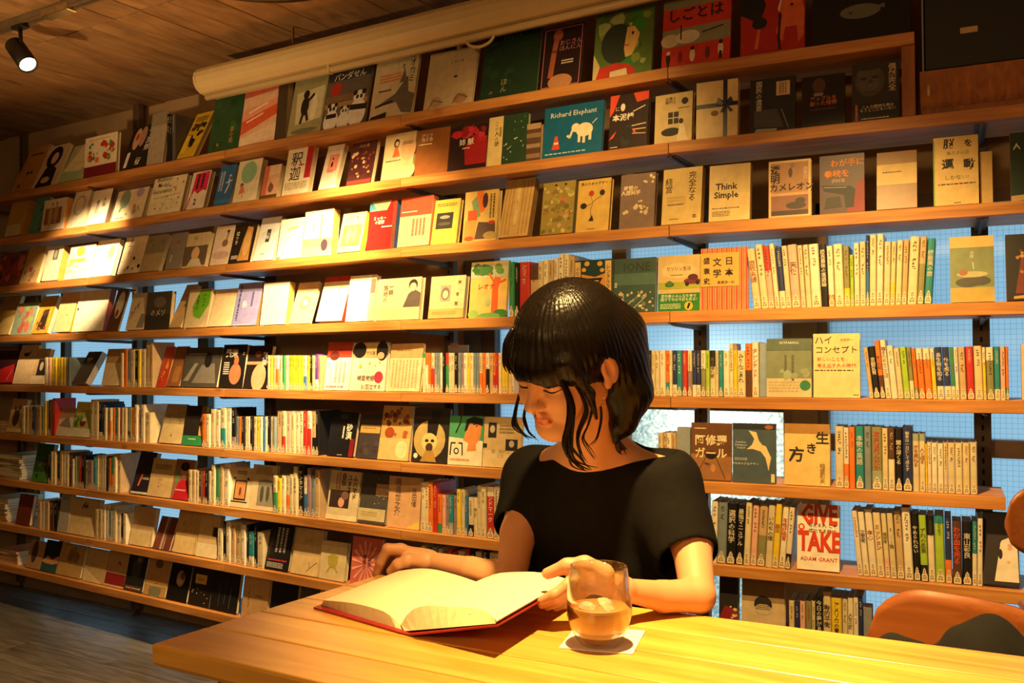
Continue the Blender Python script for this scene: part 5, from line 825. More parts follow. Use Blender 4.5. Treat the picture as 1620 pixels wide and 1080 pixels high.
# ---------------------------------------------------------------- smooth solids (signed distance fields turned into meshes)
class Field:
    def __init__(s, lo, hi, h):
        s.lo = np.array(lo, float); s.h = h; s.n = np.ceil((np.array(hi)-s.lo)/h).astype(int)+1; s.a = np.full(s.n, 9.0, np.float32)
    def _sub(s, lo, hi, pad):
        i0 = np.maximum(0, np.floor((np.array(lo)-pad-s.lo)/s.h).astype(int)); i1 = np.minimum(s.n, np.ceil((np.array(hi)+pad-s.lo)/s.h).astype(int)+1)
        if (i1 <= i0).any(): return None, None
        sl = tuple(slice(a, b) for a, b in zip(i0, i1))
        ax = [(s.lo[i]+s.h*np.arange(i0[i], i1[i])).astype(np.float32) for i in range(3)]
        return sl, np.stack(np.meshgrid(*ax, indexing='ij'), -1)
    def put(s, fn, lo, hi, k=.01, sub=False):
        sl, P = s._sub(lo, hi, k+3*s.h)
        if sl is None: return
        d = fn(P); a = s.a[sl]
        if sub: h = np.clip(.5-.5*(a+d)/k, 0, 1); s.a[sl] = a*(1-h)-d*h+k*h*(1-h)
        else: h = np.clip(.5+.5*(a-d)/k, 0, 1); s.a[sl] = a*(1-h)+d*h-k*h*(1-h)
    def cap(s, p, q, r0, r1, k=.01, sub=False):
        p, q = np.array(p, np.float32), np.array(q, np.float32); v = q-p; L = max(float(v@v), 1e-9); r = max(r0, r1)
        def fn(P):
            t = np.clip(((P-p)@v)/L, 0, 1); return np.linalg.norm(P-p-t[..., None]*v, axis=-1)-(r0+(r1-r0)*t)
        s.put(fn, np.minimum(p, q)-r, np.maximum(p, q)+r, k, sub)
    def chain(s, pts, rs, k=.006):
        for i in range(len(pts)-1): s.cap(pts[i], pts[i+1], rs[i], rs[i+1], k)
    def ell(s, c, r, M=None, k=.01, sub=False):
        """ellipsoid; M: 3x3 numpy, columns = axes"""
        c = np.array(c, np.float32); r = np.array(r, np.float32); M = np.eye(3, dtype=np.float32) if M is None else np.array(M, np.float32)
        def fn(P):
            q = (P-c)@M; k0 = np.linalg.norm(q/r, axis=-1); k1 = np.linalg.norm(q/(r*r), axis=-1); return k0*(k0-1)/np.maximum(k1, 1e-6)
        e = np.sqrt(((M*r)**2).sum(1)); s.put(fn, c-e, c+e, k, sub)
    def half(s, p, nrm, k=.006):
        p = np.array(p, np.float32); nrm = np.array(nrm, np.float32)
        s.put(lambda P: -((P-p)@nrm), s.lo, s.lo+s.h*s.n, k, True)
    def value(s, P):
        i = np.clip(((P-s.lo)/s.h), 0, s.n-1.001); f = np.floor(i).astype(int); t = i-f; v = 0
        for dx in (0, 1):
            for dy in (0, 1):
                for dz in (0, 1):
                    wgt = (t[0] if dx else 1-t[0])*(t[1] if dy else 1-t[1])*(t[2] if dz else 1-t[2]); v += wgt*s.a[f[0]+dx, f[1]+dy, f[2]+dz]
        return v
    def mesh(s):
        a = s.a; n = s.n; neg = a < 0; crop = np.argwhere(neg); lo = np.maximum(crop.min(0)-2, 0); hi = np.minimum(crop.max(0)+3, n)
        a = a[lo[0]:hi[0], lo[1]:hi[1], lo[2]:hi[2]]; neg = a < 0
        c = np.zeros(tuple(v-1 for v in a.shape), np.int8)
        for dx in (0, 1):
            for dy in (0, 1):
                for dz in (0, 1): c += neg[dx:a.shape[0]-1+dx, dy:a.shape[1]-1+dy, dz:a.shape[2]-1+dz]
        cells = np.argwhere((c > 0) & (c < 8)); idx = -np.ones(c.shape, np.int32); idx[tuple(cells.T)] = np.arange(len(cells))
        acc = np.zeros((len(cells), 3)); cnt = np.zeros(len(cells))
        cor = [(x, y, z) for x in (0, 1) for y in (0, 1) for z in (0, 1)]
        val = {q: a[cells[:, 0]+q[0], cells[:, 1]+q[1], cells[:, 2]+q[2]] for q in cor}
        for q in cor:
            for ax in range(3):
                if q[ax]: continue
                q2 = list(q); q2[ax] = 1; q2 = tuple(q2); v0, v1 = val[q], val[q2]; m = (v0 < 0) != (v1 < 0)
                t = np.where(m, v0/np.where(m, v0-v1, 1), 0); p = np.tile(np.array(q, float), (len(cells), 1)); p[:, ax] = t
                acc[m] += p[m]; cnt[m] += 1
        V = (cells+acc/cnt[:, None]+lo)*s.h+s.lo; Fs = []
        for ax in range(3):
            b, d = [(1, 2), (2, 0), (0, 1)][ax]; sh = [slice(0, v) for v in a.shape]; s1 = list(sh); s2 = list(sh); s1[ax] = slice(0, a.shape[ax]-1); s2[ax] = slice(1, a.shape[ax])
            ch = neg[tuple(s1)] != neg[tuple(s2)]; e = np.argwhere(ch); e = e[(e[:, b] > 0) & (e[:, d] > 0)]
            e = e[(e[:, b] < c.shape[b]) & (e[:, d] < c.shape[d])]
            inside = neg[tuple(e.T)]; B = np.zeros(3, int); B[b] = 1; Dd = np.zeros(3, int); Dd[d] = 1
            q = [idx[tuple((e-o).T)] for o in (B+Dd, Dd, 0*B, B)]; Q = np.stack(q, 1); Q[~inside] = Q[~inside][:, ::-1]; Fs.append(Q)
        return V, np.concatenate(Fs)
def sdf_obj(name, V, Fc, mats, mi=None, parent=None, M=None):
    me = bpy.data.meshes.new(name); me.vertices.add(len(V)); me.vertices.foreach_set('co', np.asarray(V, np.float32).ravel())
    me.loops.add(Fc.size); me.loops.foreach_set('vertex_index', Fc.astype(np.int32).ravel()); me.polygons.add(len(Fc))
    me.polygons.foreach_set('loop_start', np.arange(0, Fc.size, 4, dtype=np.int32)); me.polygons.foreach_set('loop_total', np.full(len(Fc), 4, np.int32))
    for m in mats: me.materials.append(m)
    if mi is not None: me.polygons.foreach_set('material_index', mi.astype(np.int32))
    me.polygons.foreach_set('use_smooth', np.ones(len(Fc), bool)); me.update(calc_edges=True); me.validate()
    return link(name, me, parent, M)
# ---------------------------------------------------------------- the reader
def skin(name, col, rough=.5, sss=.12):
    m, nt, b = node_mat(name); c = lin(col); L = nt.links.new
    tc = nt.nodes.new('ShaderNodeTexCoord'); nz = nt.nodes.new('ShaderNodeTexNoise'); nz.inputs['Scale'].default_value = 14; nz.inputs['Detail'].default_value = 4; L(tc.outputs['Object'], nz.inputs['Vector'])
    rp = nt.nodes.new('ShaderNodeValToRGB'); e = rp.color_ramp.elements; e[0].color = (c[0]*.95, c[1]*.9, c[2]*.88, 1); e[1].color = (min(1, c[0]*1.04), c[1]*1.05, c[2]*1.06, 1)
    L(nz.outputs['Fac'], rp.inputs['Fac']); L(rp.outputs['Color'], b.inputs['Base Color']); b.inputs['Roughness'].default_value = rough
    b.inputs['Subsurface Weight'].default_value = sss; b.inputs['Subsurface Radius'].default_value = (.012, .005, .003); b.inputs['Subsurface Scale'].default_value = .6
    return m
M_SKIN = skin('skin', 'cf9870'); M_LIP = skin('lip_skin', 'bf6a52', .4); M_NAIL = skin('nail', 'e0b09a', .3)
def hair_mat():
    m, nt, b = node_mat('dark_hair'); L = nt.links.new; N = nt.nodes.new
    tc = N('ShaderNodeTexCoord'); mp = N('ShaderNodeMapping'); mp.inputs['Scale'].default_value = (150, 14, 14); L(tc.outputs['Object'], mp.inputs['Vector'])
    nz = N('ShaderNodeTexNoise'); nz.inputs['Scale'].default_value = 1.6; nz.inputs['Detail'].default_value = 4; L(mp.outputs[0], nz.inputs['Vector'])
    rp = N('ShaderNodeValToRGB'); rp.color_ramp.elements[0].color = (.003, .0024, .002, 1); rp.color_ramp.elements[1].color = (.010, .0065, .0045, 1); L(nz.outputs['Fac'], rp.inputs['Fac']); L(rp.outputs['Color'], b.inputs['Base Color'])
    b.inputs['Roughness'].default_value = .30; b.inputs['Specular IOR Level'].default_value = .17
    bp = N('ShaderNodeBump'); bp.inputs['Strength'].default_value = .35; bp.inputs['Distance'].default_value = .0015; L(nz.outputs['Fac'], bp.inputs['Height']); L(bp.outputs[0], b.inputs['Normal']); return m
M_HAIR = hair_mat(); M_DRESS = plain('black_cloth', '141210', .9, 0, .15, 60, .3); M_DRESS.node_tree.nodes['Principled BSDF'].inputs['Specular IOR Level'].default_value = .12; M_LASH = plain('lash', '120c0a', .6)
W = at; RH = np.array([cy, sy, 0]); FH = np.array([-sy, cy, 0]); ZN = np.array([0, 0, 1.])
ps, th_, ro = math.radians(48), math.radians(26), math.radians(8)
Fhz = -math.sin(ps)*RH-math.cos(ps)*FH; Lh = math.cos(ps)*RH-math.sin(ps)*FH
Fd = math.cos(th_)*Fhz-math.sin(th_)*ZN; Ud = math.cos(th_)*ZN+math.sin(th_)*Fhz
Ld = Lh*math.cos(ro)-Ud*math.sin(ro); Ud = Ud*math.cos(ro)+Lh*math.sin(ro)
HM = np.stack([Ld, Fd, Ud], 1); HO = np.array(W(903, 572, 1.53))
def H(x, y, z): return HO+HM@np.array([x, y, z])
sk = Field((-1.0, .75, TBZ-.06), (.45, 1.85, EYE+.16), .0023) if False else None
corners = [np.array(W(*p)) for p in ((585, 450, 1.8), (1145, 450, 1.8), (585, 980, 1.3), (1145, 980, 1.3), (900, 640, 1.36), (1145, 900, 1.9), (860, 930, 1.28), (760, 700, 1.95))]
lo = np.min(corners, 0)-.03; hi = np.max(corners, 0)+.03; lo[2] = TBZ-.09; hi[2] = EYE+.16
sk = Field(lo, hi, .0023)
def he(c, r, k=.01, sub=False, rot=0): 
    M = HM
    if rot: a = math.radians(rot); M = HM@np.array([[1, 0, 0], [0, math.cos(a), -math.sin(a)], [0, math.sin(a), math.cos(a)]])
    sk.ell(H(*c), r, M, k, sub)
def hc(p, q, r0, r1, k=.01, sub=False): sk.cap(H(*p), H(*q), r0, r1, k, sub)
he((0, -.008, .042), (.074, .094, .082))
he((0, .040, -.022), (.058, .054, .070), .03)
for s in (-1, 1):
    hc((s*.052, .012, -.045), (s*.016, .074, -.086), .018, .017, .03)
    he((s*.034, .064, -.030), (.027, .025, .025), .022)
he((0, .078, -.087), (.019, .016, .015), .018)
he((0, .083, .030), (.045, .014, .018), .03)
for s in (-1, 1): he((s*.031, .100, .004), (.018, .014, .011), .014, True)
for s in (-1, 1): he((s*.031, .0790, .001), (.0148, .0128, .0118), .005)
hc((0, .090, .008), (0, .110, -.024), .0065, .0088, .012)
he((0, .1125, -.028), (.0098, .009, .0078), .006)
for s in (-1, 1): he((s*.0115, .101, -.031), (.0075, .009, .0065), .005)
for s in (-1, 1): he((s*.006, .108, -.0375), (.0032, .005, .003), .003, True)
hc((0, .1, -.041), (0, .098, -.05), .004, .005, .008)
he((0, .0945, -.0560), (.0175, .0075, .0042), .006); he((0, .0930, -.0635), (.0150, .008, .0050), .006)
hc((-.021, .092, -.0595), (.021, .092, -.0595), .0012, .0012, .003, True); hc((0, .107, -.060), (0, .102, -.060), .0015, .0015, .006, True)
for s in (-1, 1):
    he((s*.079, -.004, -.002), (.008, .019, .030), .006, rot=-12); he((s*.0885, .003, .001), (.0075, .009, .017), .004, True, rot=-12); he((s*.079, .008, -.026), (.006, .007, .009), .006)
# neck, shoulders, arms
sk.cap(H(0, -.022, -.045), W(942, 735, 1.645), .047, .056, .03)
N0 = W(942, 728, 1.645)
LSH, RSH = W(1050, 765, 1.60), W(846, 756, 1.755)
for q in (LSH, RSH): sk.cap(N0, q, .05, .044, .04)
sk.ell(W(945, 820, 1.68), (.135, .085, .13), np.stack([np.array((LSH-RSH).normalized()), np.array((LSH-RSH).normalized().cross(ZV)), ZN], 1), .04)
LEL, LWR = W(1104, 942, 1.43), W(986, 932, 1.372)
sk.chain([LSH, W(1094, 860, 1.525), LEL], [.044, .033, .027], .012); sk.chain([LEL, W(1048, 943, 1.41), LWR], [.027, .0235, .0165], .006)
REL, RWR = W(808, 914, 1.60), W(678, 888, 1.71)
sk.chain([RSH, W(820, 845, 1.68), REL], [.042, .032, .027], .012); sk.chain([REL, W(745, 902, 1.655), RWR], [.027, .024, .0180], .006)
# hand resting on the far page corner
kn = [W(634, 869, 1.695), W(634, 870, 1.717), W(638, 874, 1.737), W(645, 880, 1.755)]
for i, p in enumerate(kn): sk.cap(RWR, p, .0165, .0112, .008)
sk.ell((RWR*.45+W(640, 876, 1.722)*.55), (.036, .030, .014), np.stack([RH, FH, ZN], 1), .012)
sk.chain([kn[0], W(613, 868, 1.69), W(602, 890, 1.692), W(595, 909, 1.695)], [.0112, .0098, .0086, .0072], .004)
sk.chain([kn[1], W(613, 874, 1.716), W(602, 893, 1.72), W(599, 906, 1.722)], [.0112, .0098, .0086, .0072], .0035)
sk.chain([kn[2], W(620, 881, 1.738), W(611, 896, 1.742), W(609, 903, 1.744)], [.0108, .0094, .0082, .007], .0035)
sk.chain([kn[3], W(631, 886, 1.757), W(624, 896, 1.76), W(623, 900, 1.76)], [.0098, .0084, .0074, .0064], .0035)
sk.chain([W(668, 892, 1.695), W(645, 887, 1.678), W(629, 893, 1.676), W(618, 903, 1.68)], [.0155, .0125, .0102, .008], .005)
# hand holding the raised page
kn = [W(918, 905, 1.352), W(921, 911, 1.370), W(926, 918, 1.385), W(933, 926, 1.395)]
for i, p in enumerate(kn): sk.cap(LWR, p, .0155, .0112, .008)
sk.ell((LWR*.45+W(924, 915, 1.375)*.55), (.034, .024, .014), np.stack([RH, FH, ZN], 1), .008)
tips = [((898, 926, 1.335), (877, 941, 1.330), (857, 950, 1.337)), ((898, 932, 1.350), (876, 946, 1.346), (858, 955, 1.352)), ((902, 939, 1.362), (882, 950, 1.36), (866, 958, 1.366)), ((910, 944, 1.37), (894, 952, 1.37), (880, 959, 1.374))]
for p, tp in zip(kn, tips): sk.chain([p]+[W(*q) for q in tp], [.0112, .0097, .0086, .0072], .0035)
sk.chain([W(955, 908, 1.352), W(925, 893, 1.345), W(897, 895, 1.350), W(866, 907, 1.362)], [.0165, .0128, .0108, .0085], .006)
V, Fc = sk.mesh()
cen = V[Fc].mean(1); loc = (cen-HO)@HM
mi = np.zeros(len(Fc), int)
lipm = (((loc[:, 0]/.0195)**2+((loc[:, 2]+.0597)/.0085)**2) < 1) & (loc[:, 1] > .088)
mi[lipm] = 1
person = empty('person', loc=tuple((np.array(LSH)+np.array(RSH))/2*np.array([1, 1, 0])))
tag(person, 'dark haired woman in a black top reading at the pine table', 'person')
PM = person.location.copy(); off = np.array(PM)
body = sdf_obj('body', V-off, Fc, [M_SKIN, M_LIP], mi, person); 
def surf_y(x, z):
    y = .14
    while y > .03:
        if sk.value(H(x, y, z)) < 0: break
        y -= .0008
    return y
def on_face(x, z, up=.0006): return Vector(H(x, surf_y(x, z)+up, z))-PM
for s in (-1, 1):
    q = MB(); P = [on_face(s*(.016+.031*i/9), -.0045-.0035*math.sin(math.pi*i/9)+.002*(i/9), .0009) for i in range(10)]
    q.tube(P, [.0006+.0011*math.sin(math.pi*min(1, (i+1)/9.5)) for i in range(10)], M_LASH, 6); q.obj('eyelashes', person)
    q = MB(); P = [on_face(s*(.014+.034*i/7), .0225+.004*math.sin(math.pi*i/9), .0004) for i in range(8)]; q.tube(P, [.001+.0012*math.sin(math.pi*(i+1)/9) for i in range(8)], M_LASH, 6); q.obj('eyebrow', person)
# hair: a bob, swept fringe, locks before the ear
hl = Field(HO-np.array([.2, .2, .24]), HO+np.array([.2, .2, .17]), .0026)
def le(c, r, k=.015, sub=False): hl.ell(H(*c), r, HM, k, sub)
le((0, -.012, .043), (.087, .107, .0945))
le((0, -.052, -.015), (.088, .066, .085), .03)
le((0, -.004, .026), (.0835, .1135, .068), .01)
le((-.004, .114, -.063), (.060, .088, .0775), .008, True)
le((.094, .006, -.010), (.022, .017, .028), .008, True)
hl.cap(W(975, 530, 1.56), W(996, 620, 1.555), .052, .036, .03); hl.cap(W(996, 620, 1.555), W(985, 668, 1.56), .036, .024, .02); hl.cap(W(985, 665, 1.56), W(973, 698, 1.56), .022, .005, .012)
hl.cap(W(968, 600, 1.60), W(955, 668, 1.60), .04, .022, .02)
hl.cap(H(.058, .070, .040), H(.074, .048, -.022), .009, .0075, .012); hl.cap(H(.074, .048, -.022), H(.074, .046, -.07), .0075, .003, .008)
hl.cap(H(-.062, .064, .045), H(-.074, .05, -.01), .012, .010, .012); hl.cap(H(-.074, .05, -.01), H(-.07, .03, -.07), .010, .005, .008)
Vh, Fh_ = hl.mesh(); locv = (Vh-HO)@HM
ang = np.arctan2(locv[:, 0], locv[:, 1]+.02); n_ = locv/np.linalg.norm(locv, axis=1)[:, None]
locv = locv+n_*(.0006*np.sin(ang*58+locv[:, 2]*25)+.0005*np.sin(ang*131+1.3))[:, None]
hm4 = Matrix(((HM[0, 0], HM[0, 1], HM[0, 2], HO[0]-off[0]), (HM[1, 0], HM[1, 1], HM[1, 2], HO[1]-off[1]), (HM[2, 0], HM[2, 1], HM[2, 2], HO[2]), (0, 0, 0, 1)))
hair = sdf_obj('hair', locv, Fh_, [M_HAIR], None, person, hm4)
rl = random.Random(4)
def lock(pts, r, nst=5, spread=.004):
    q = MB()
    for i in range(nst):
        o = Vector((rl.uniform(-1, 1), rl.uniform(-1, 1), rl.uniform(-.5, .5)))*spread
        P = [Vector(W(*p)) for p in pts]; C = []
        for j in range(len(P)-1):
            a, b, c, e = P[max(j-1, 0)], P[j], P[j+1], P[min(j+2, len(P)-1)]
            for t in (0, .25, .5, .75): C.append(.5*((2*b)+(c-a)*t+(2*a-5*b+4*c-e)*t*t+(3*b-a-3*c+e)*t**3))
        C.append(P[-1]); n = len(C)
        C = [c+o*(j/n)*(1+.8*math.sin(j*.5+i)) - PM for j, c in enumerate(C)]
        q.tube(C, [r*(1.0 if j < n*.4 else max(.12, 1-(j/n-.4)/.62)) for j in range(n)], M_HAIR, 6)
    q.obj('hair_lock', person)
lock([(886, 596, 1.44), (899, 625, 1.445), (904, 655, 1.45), (898, 690, 1.455), (902, 715, 1.46), (914, 733, 1.475), (934, 743, 1.50)], .0042, 7, .007)
lock([(908, 606, 1.455), (922, 630, 1.46), (927, 652, 1.465), (915, 685, 1.475), (914, 708, 1.485), (924, 730, 1.50)], .0026, 5, .005)
lock([(928, 610, 1.475), (937, 640, 1.48), (930, 672, 1.49), (921, 692, 1.495), (930, 712, 1.505), (941, 725, 1.51)], .0018, 4, .005)
lock([(948, 630, 1.50), (952, 660, 1.51), (945, 690, 1.515), (933, 704, 1.52)], .0016, 3, .004)
lock([(822, 622, 1.53), (817, 645, 1.535), (816, 668, 1.54), (826, 684, 1.54), (842, 692, 1.54)], .0022, 6, .008)
lock([(832, 640, 1.54), (828, 662, 1.545), (836, 684, 1.545), (846, 694, 1.545)], .0018, 4, .006)
lock([(812, 520, 1.44), (800, 545, 1.445), (803, 570, 1.45), (810, 590, 1.455)], .004, 6, .006)
lock([(972, 690, 1.57), (985, 705, 1.575), (990, 718, 1.58)], .002, 6, .012)
q = MB()
for i in range(4): q.lathe([(0, -.0022), (.0022, 0), (0, .0022)], plain('gilt', 'd8b070', .25, 1) if i == 0 else q.mats[0], 8, Matrix.Translation(Vector(W(957-i*1.2, 622+i*6, 1.475))-PM))
q.obj('earring', person)
# black top with wide neck and loose sleeves, falling into a skirt
ax = (LSH-RSH).normalized(); bx_ = ax.cross(ZV); BM = np.stack([np.array(ax), np.array(bx_), ZN], 1)
WB_ = W(955, 950, 1.72)
dl = np.array([min(RSH.x, WB_.x)-.30, min(LSH.y, WB_.y)-.52, .46]); dh = np.array([LSH.x+.16, max(RSH.y, WB_.y)+.26, EYE-.05])
dr = Field(dl, dh, .0032)
dr.cap(LSH, RSH, .060, .058, .03); dr.cap(N0, W(940, 800, 1.67), .07, .09, .05)
dr.ell(W(948, 852, 1.685), (.150, .105, .165), BM, .05); dr.ell(W(950, 960, 1.71), (.128, .105, .19), BM, .06)
dr.cap(LSH, W(1080, 866, 1.53), .060, .058, .03); dr.cap(RSH, W(823, 824, 1.715), .055, .050, .03)
dr.cap(W(1062, 830, 1.575), W(1046, 900, 1.60), .05, .035, .04)
fw2 = np.array(-bx_) if (-bx_).dot(Vector(FH)) < 0 else np.array(bx_)
HP = np.array((WB_.x, WB_.y, .56)); dr.ell(HP, (.175, .15, .11), BM, .08)
KN = []
for s in (-1, 1):
    a = HP+np.array(ax)*s*.085; b = a+fw2*.36+np.array([0, 0, -.005]); dr.cap(a, b, .085, .066, .04); KN.append(b)
# wide neck opening, arm holes
nk = [np.array(W(1066, 722, 1.565)), np.array(W(866, 690, 1.72)), np.array(W(930, 741, 1.57))]
nn = np.cross(nk[1]-nk[0], nk[2]-nk[0]); nn /= np.linalg.norm(nn); nn = nn if nn[2] > 0 else -nn
dr.cap(W(955, 702, 1.62), W(1052, 698, 1.60), .050, .029, .010, True)
dr.half(nk[2]+np.array([0, 0, .0]), nn, .012)
dr.cap(W(1076, 850, 1.545), W(1096, 905, 1.49), .042, .054, .006, True)
dr.cap(W(824, 808, 1.723), W(808, 875, 1.66), .036, .045, .006, True)
Vd, Fd_ = dr.mesh(); r_ = Vd.copy()
wv = .0022*np.sin(Vd@np.array(ax)*70+Vd[:, 2]*18)+.0016*np.sin(Vd@np.array(ax)*31-Vd[:, 2]*40)
ctr = np.array([WB_.x, WB_.y]); nd = Vd[:, :2]-ctr; nd /= np.maximum(np.linalg.norm(nd, axis=1), .02)[:, None]
Vd[:, :2] += nd*(wv*np.clip((EYE-.27-Vd[:, 2])/.1, 0, 1))[:, None]
sdf_obj('black_top', Vd-off, Fd_, [M_DRESS], None, person)
lg = MB()
for i, b in enumerate(KN):
    P = [Vector(b-fw2*.05), Vector(b+fw2*.02+np.array([0, 0, -.04])), Vector(b+fw2*.02+np.array([0, 0, -.22])), Vector(b+fw2*.0+np.array([0, 0, -.44])), Vector((b[0]+fw2[0]*.02, b[1]+fw2[1]*.02, .045)), Vector((b[0]+fw2[0]*.16, b[1]+fw2[1]*.16, .03))]
    lg.tube([p-PM for p in P], [.05, .054, .05, .032, .036, .026], M_SKIN, 16)
lg.obj('lower_legs', person)
sh = MB()
for b in KN:
    p = Vector((b[0]+fw2[0]*.07, b[1]+fw2[1]*.07, .001))-PM; M = frame(p, Vector(ax), Vector(fw2), ZV); sh.box(-.045, -.12, 0, .045, .14, .05, M_BLACK, M, b=.012)
sh.obj('shoes', person)
# her stool
st = empty('stool', loc=(HP[0], HP[1], 0)); tag(st, 'plain wooden stool under the seated reader', 'stool')
q = MB(); q.lathe([(0, .40), (.17, .40), (.18, .41), (.18, .43), (.17, .44), (0, .44)], M_PLY, 32); q.obj('seat', st)
for i in range(4):
    a = math.pi/4+i*math.pi/2; q = MB(); q.tube([(.11*math.cos(a), .11*math.sin(a), .40), (.16*math.cos(a), .16*math.sin(a), 0)], .014, M_PLY, 10); q.obj('leg', st)
# ---------------------------------------------------------------- open book
T0 = TBZ+.0006
def tz(p): return at_z(p[0], p[1], TBZ+p[2])
def resample(P, n):
    P = [Vector(p) for p in P]; d = [0]
    for a, b in zip(P, P[1:]): d.append(d[-1]+(b-a).length)
    out = []
    for i in range(n+1):
        s = d[-1]*i/n; j = max(k for k in range(len(d)-1) if d[k] <= s+1e-9); t = (s-d[j])/max(d[j+1]-d[j], 1e-9)
        a, b, c, e = P[max(j-1, 0)], P[j], P[j+1], P[min(j+2, len(P)-1)]
        out.append(.5*((2*b)+(c-a)*t+(2*a-5*b+4*c-e)*t*t+(3*b-a-3*c+e)*t**3))
    return out
NL = [(512, 949, .014), (560, 954, .020), (605, 966, .0205), (622, 978, .014), (633, 988, .006)]
FL = [(630, 903, .012), (661, 899, .019), (690, 901, .021), (728, 911, .014), (754, 920, .007)]
NR = [(634, 988, .006), (648, 967, .026), (672, 958, .038), (708, 959, .043), (752, 962, .047), (774, 970, .049), (786, 982, .049)]
FR = [(754, 920, .007), (770, 912, .026), (791, 906, .036), (835, 904, .045), (872, 908, .049), (899, 917, .047)]
M_PAGE = plain('page_paper', 'efe2bc', .7, 0, .03, 8); M_RED = plain('red_book_cloth', '9a1c22', .5, 0, .1, 90)
ob = empty('open_book', loc=tuple(tz((640, 985, 0)))); tag(ob, 'open red clothbound book with blank cream pages held on the table', 'book'); OB = ob.location.copy()
def half(nm, N_, F_, cn, cf):
    a = resample([tz(p) for p in N_], 14); b = resample([tz(p) for p in F_], 14); q = MB(); m = 8; vs = []
    for j in range(m+1):
        for i in range(15): p = a[i].lerp(b[i], j/m); vs.append(p-OB)
    q.add(vs, [(j*15+i, j*15+i+1, j*15+16+i, j*15+15+i) for j in range(m) for i in range(14)], M_PAGE, True)
    # page edges: near, far and outer walls down to the cover
    c0 = [tz(cn[0]).lerp(tz(cn[1]), i/14)-OB for i in range(15)]; c1 = [tz(cf[0]).lerp(tz(cf[1]), i/14)-OB for i in range(15)]
    an = [v-OB for v in a]; bn = [v-OB for v in b]
    q.add(an+c0, [(i, 15+i, 16+i, i+1) for i in range(14)], M_PAGES); q.add(bn+c1, [(i+1, 16+i, 15+i, i) for i in range(14)], M_PAGES)
    e = 0 if nm == 'left' else 14
    q.add([an[e], bn[e], c1[e], c0[e]], [(0, 1, 2, 3)], M_PAGES); q.obj('page_block', ob); return c0, c1
lc = half('left', NL, FL, [(508, 957, .003), (636, 996, .003)], [(632, 911, .003), (752, 928, .003)])
rc = half('right', NR, FR, [(640, 998, .003), (784, 986, .0445)], [(752, 928, .003), (896, 921, .0425)])
def board(p0, p1, p2, p3):
    q = MB(); P = [tz(p)-OB for p in (p0, p1, p2, p3)]; dn = Vector((0, 0, .0025)); q.add([p-dn for p in P]+P, [(3, 2, 1, 0), (4, 5, 6, 7), (0, 1, 5, 4), (1, 2, 6, 5), (2, 3, 7, 6), (3, 0, 4, 7)], M_RED); q.obj('cover_board', ob)
board((496, 960, .0032), (634, 1000, .0032), (756, 929, .0032), (626, 910, .0032)); board((646, 1003, .0032), (787, 988, .0445), (904, 922, .0425), (756, 929, .0032))
q = MB(); P = [tz(p)-OB for p in ((634, 1000, .003), (646, 1003, .003), (757, 929, .003), (748, 929, .003))]; q.add([p-Vector((0, 0, .002)) for p in P]+P, [(3, 2, 1, 0), (4, 5, 6, 7), (0, 1, 5, 4), (1, 2, 6, 5), (2, 3, 7, 6), (3, 0, 4, 7)], M_RED); q.obj('spine', ob)
a = resample([tz(p) for p in [(640, 986, .012), (655, 970, .022), (690, 966, .034), (730, 969, .04), (770, 976, .044)]], 10); b = resample([tz(p) for p in FR[:4]+[(862, 906, .047)]], 10)
q = MB(); q.add([v-OB for v in a]+[v-OB-Vector((0, 0, .003)) for v in b], [(i, i+1, 12+i, 11+i) for i in range(10)], M_PAGE, True); q.obj('loose_page', ob)
# ---------------------------------------------------------------- coaster and glass of iced milk coffee
GC = at_z(948, 1021, TBZ)
P = [at_z(x, y, TBZ) for x, y in ((1021, 999), (1001, 1036), (884, 1026))]; P.append(P[0]+P[2]-P[1]); cc = sum(P, Vector())/4
q = MB(); q.prism([(p.x-cc.x, p.y-cc.y) for p in P][::1], .0003, .0018, plain('white_card', 'f0ece2', .7, 0, .03)); o = q.obj('coaster', M=Matrix.Translation((cc.x, cc.y, TBZ)))
tag(o, 'white square card coaster under the glass', 'coaster')
def thin_glass():
    m = bpy.data.materials.new('clear_glass'); m.use_nodes = True; nt = m.node_tree; N = nt.nodes.new; L = nt.links.new; nt.nodes.remove(nt.nodes['Principled BSDF'])
    t = N('ShaderNodeBsdfTransparent'); t.inputs[0].default_value = (.95, .95, .93, 1); g = N('ShaderNodeBsdfGlossy'); g.inputs['Roughness'].default_value = .03
    lw = N('ShaderNodeLayerWeight'); lw.inputs[0].default_value = .42; mp = N('ShaderNodeMath'); mp.operation = 'MULTIPLY_ADD'; mp.inputs[1].default_value = .75; mp.inputs[2].default_value = .03; L(lw.outputs['Facing'], mp.inputs[0])
    mx = N('ShaderNodeMixShader'); L(mp.outputs[0], mx.inputs[0]); L(t.outputs[0], mx.inputs[1]); L(g.outputs[0], mx.inputs[2]); L(mx.outputs[0], nt.nodes['Material Output'].inputs['Surface']); return m
M_CLEAR = thin_glass()
gl = empty('glass', loc=(GC.x, GC.y, TBZ+.0019)); tag(gl, 'rounded stemless glass half filled with iced milk coffee', 'glass')
out = [(.0, .0), (.022, .0), (.027, .002), (.033, .010), (.040, .024), (.0445, .040), (.0455, .052), (.0445, .068), (.042, .088), (.0395, .106)]
inn = [(.0380, .1065), (.0405, .088), (.043, .068), (.044, .052), (.043, .040), (.038, .024), (.028, .013), (.015, .0095), (0, .009)]
q = MB(); q.lathe(out+[(.0392, .1075)]+inn, M_CLEAR, 48); q.obj('tumbler', gl)
M_MILK = skin('milk_coffee', 'a85e2c', .25, .3); M_FOAM = skin('milk_foam', 'b87a40', .5, .1)
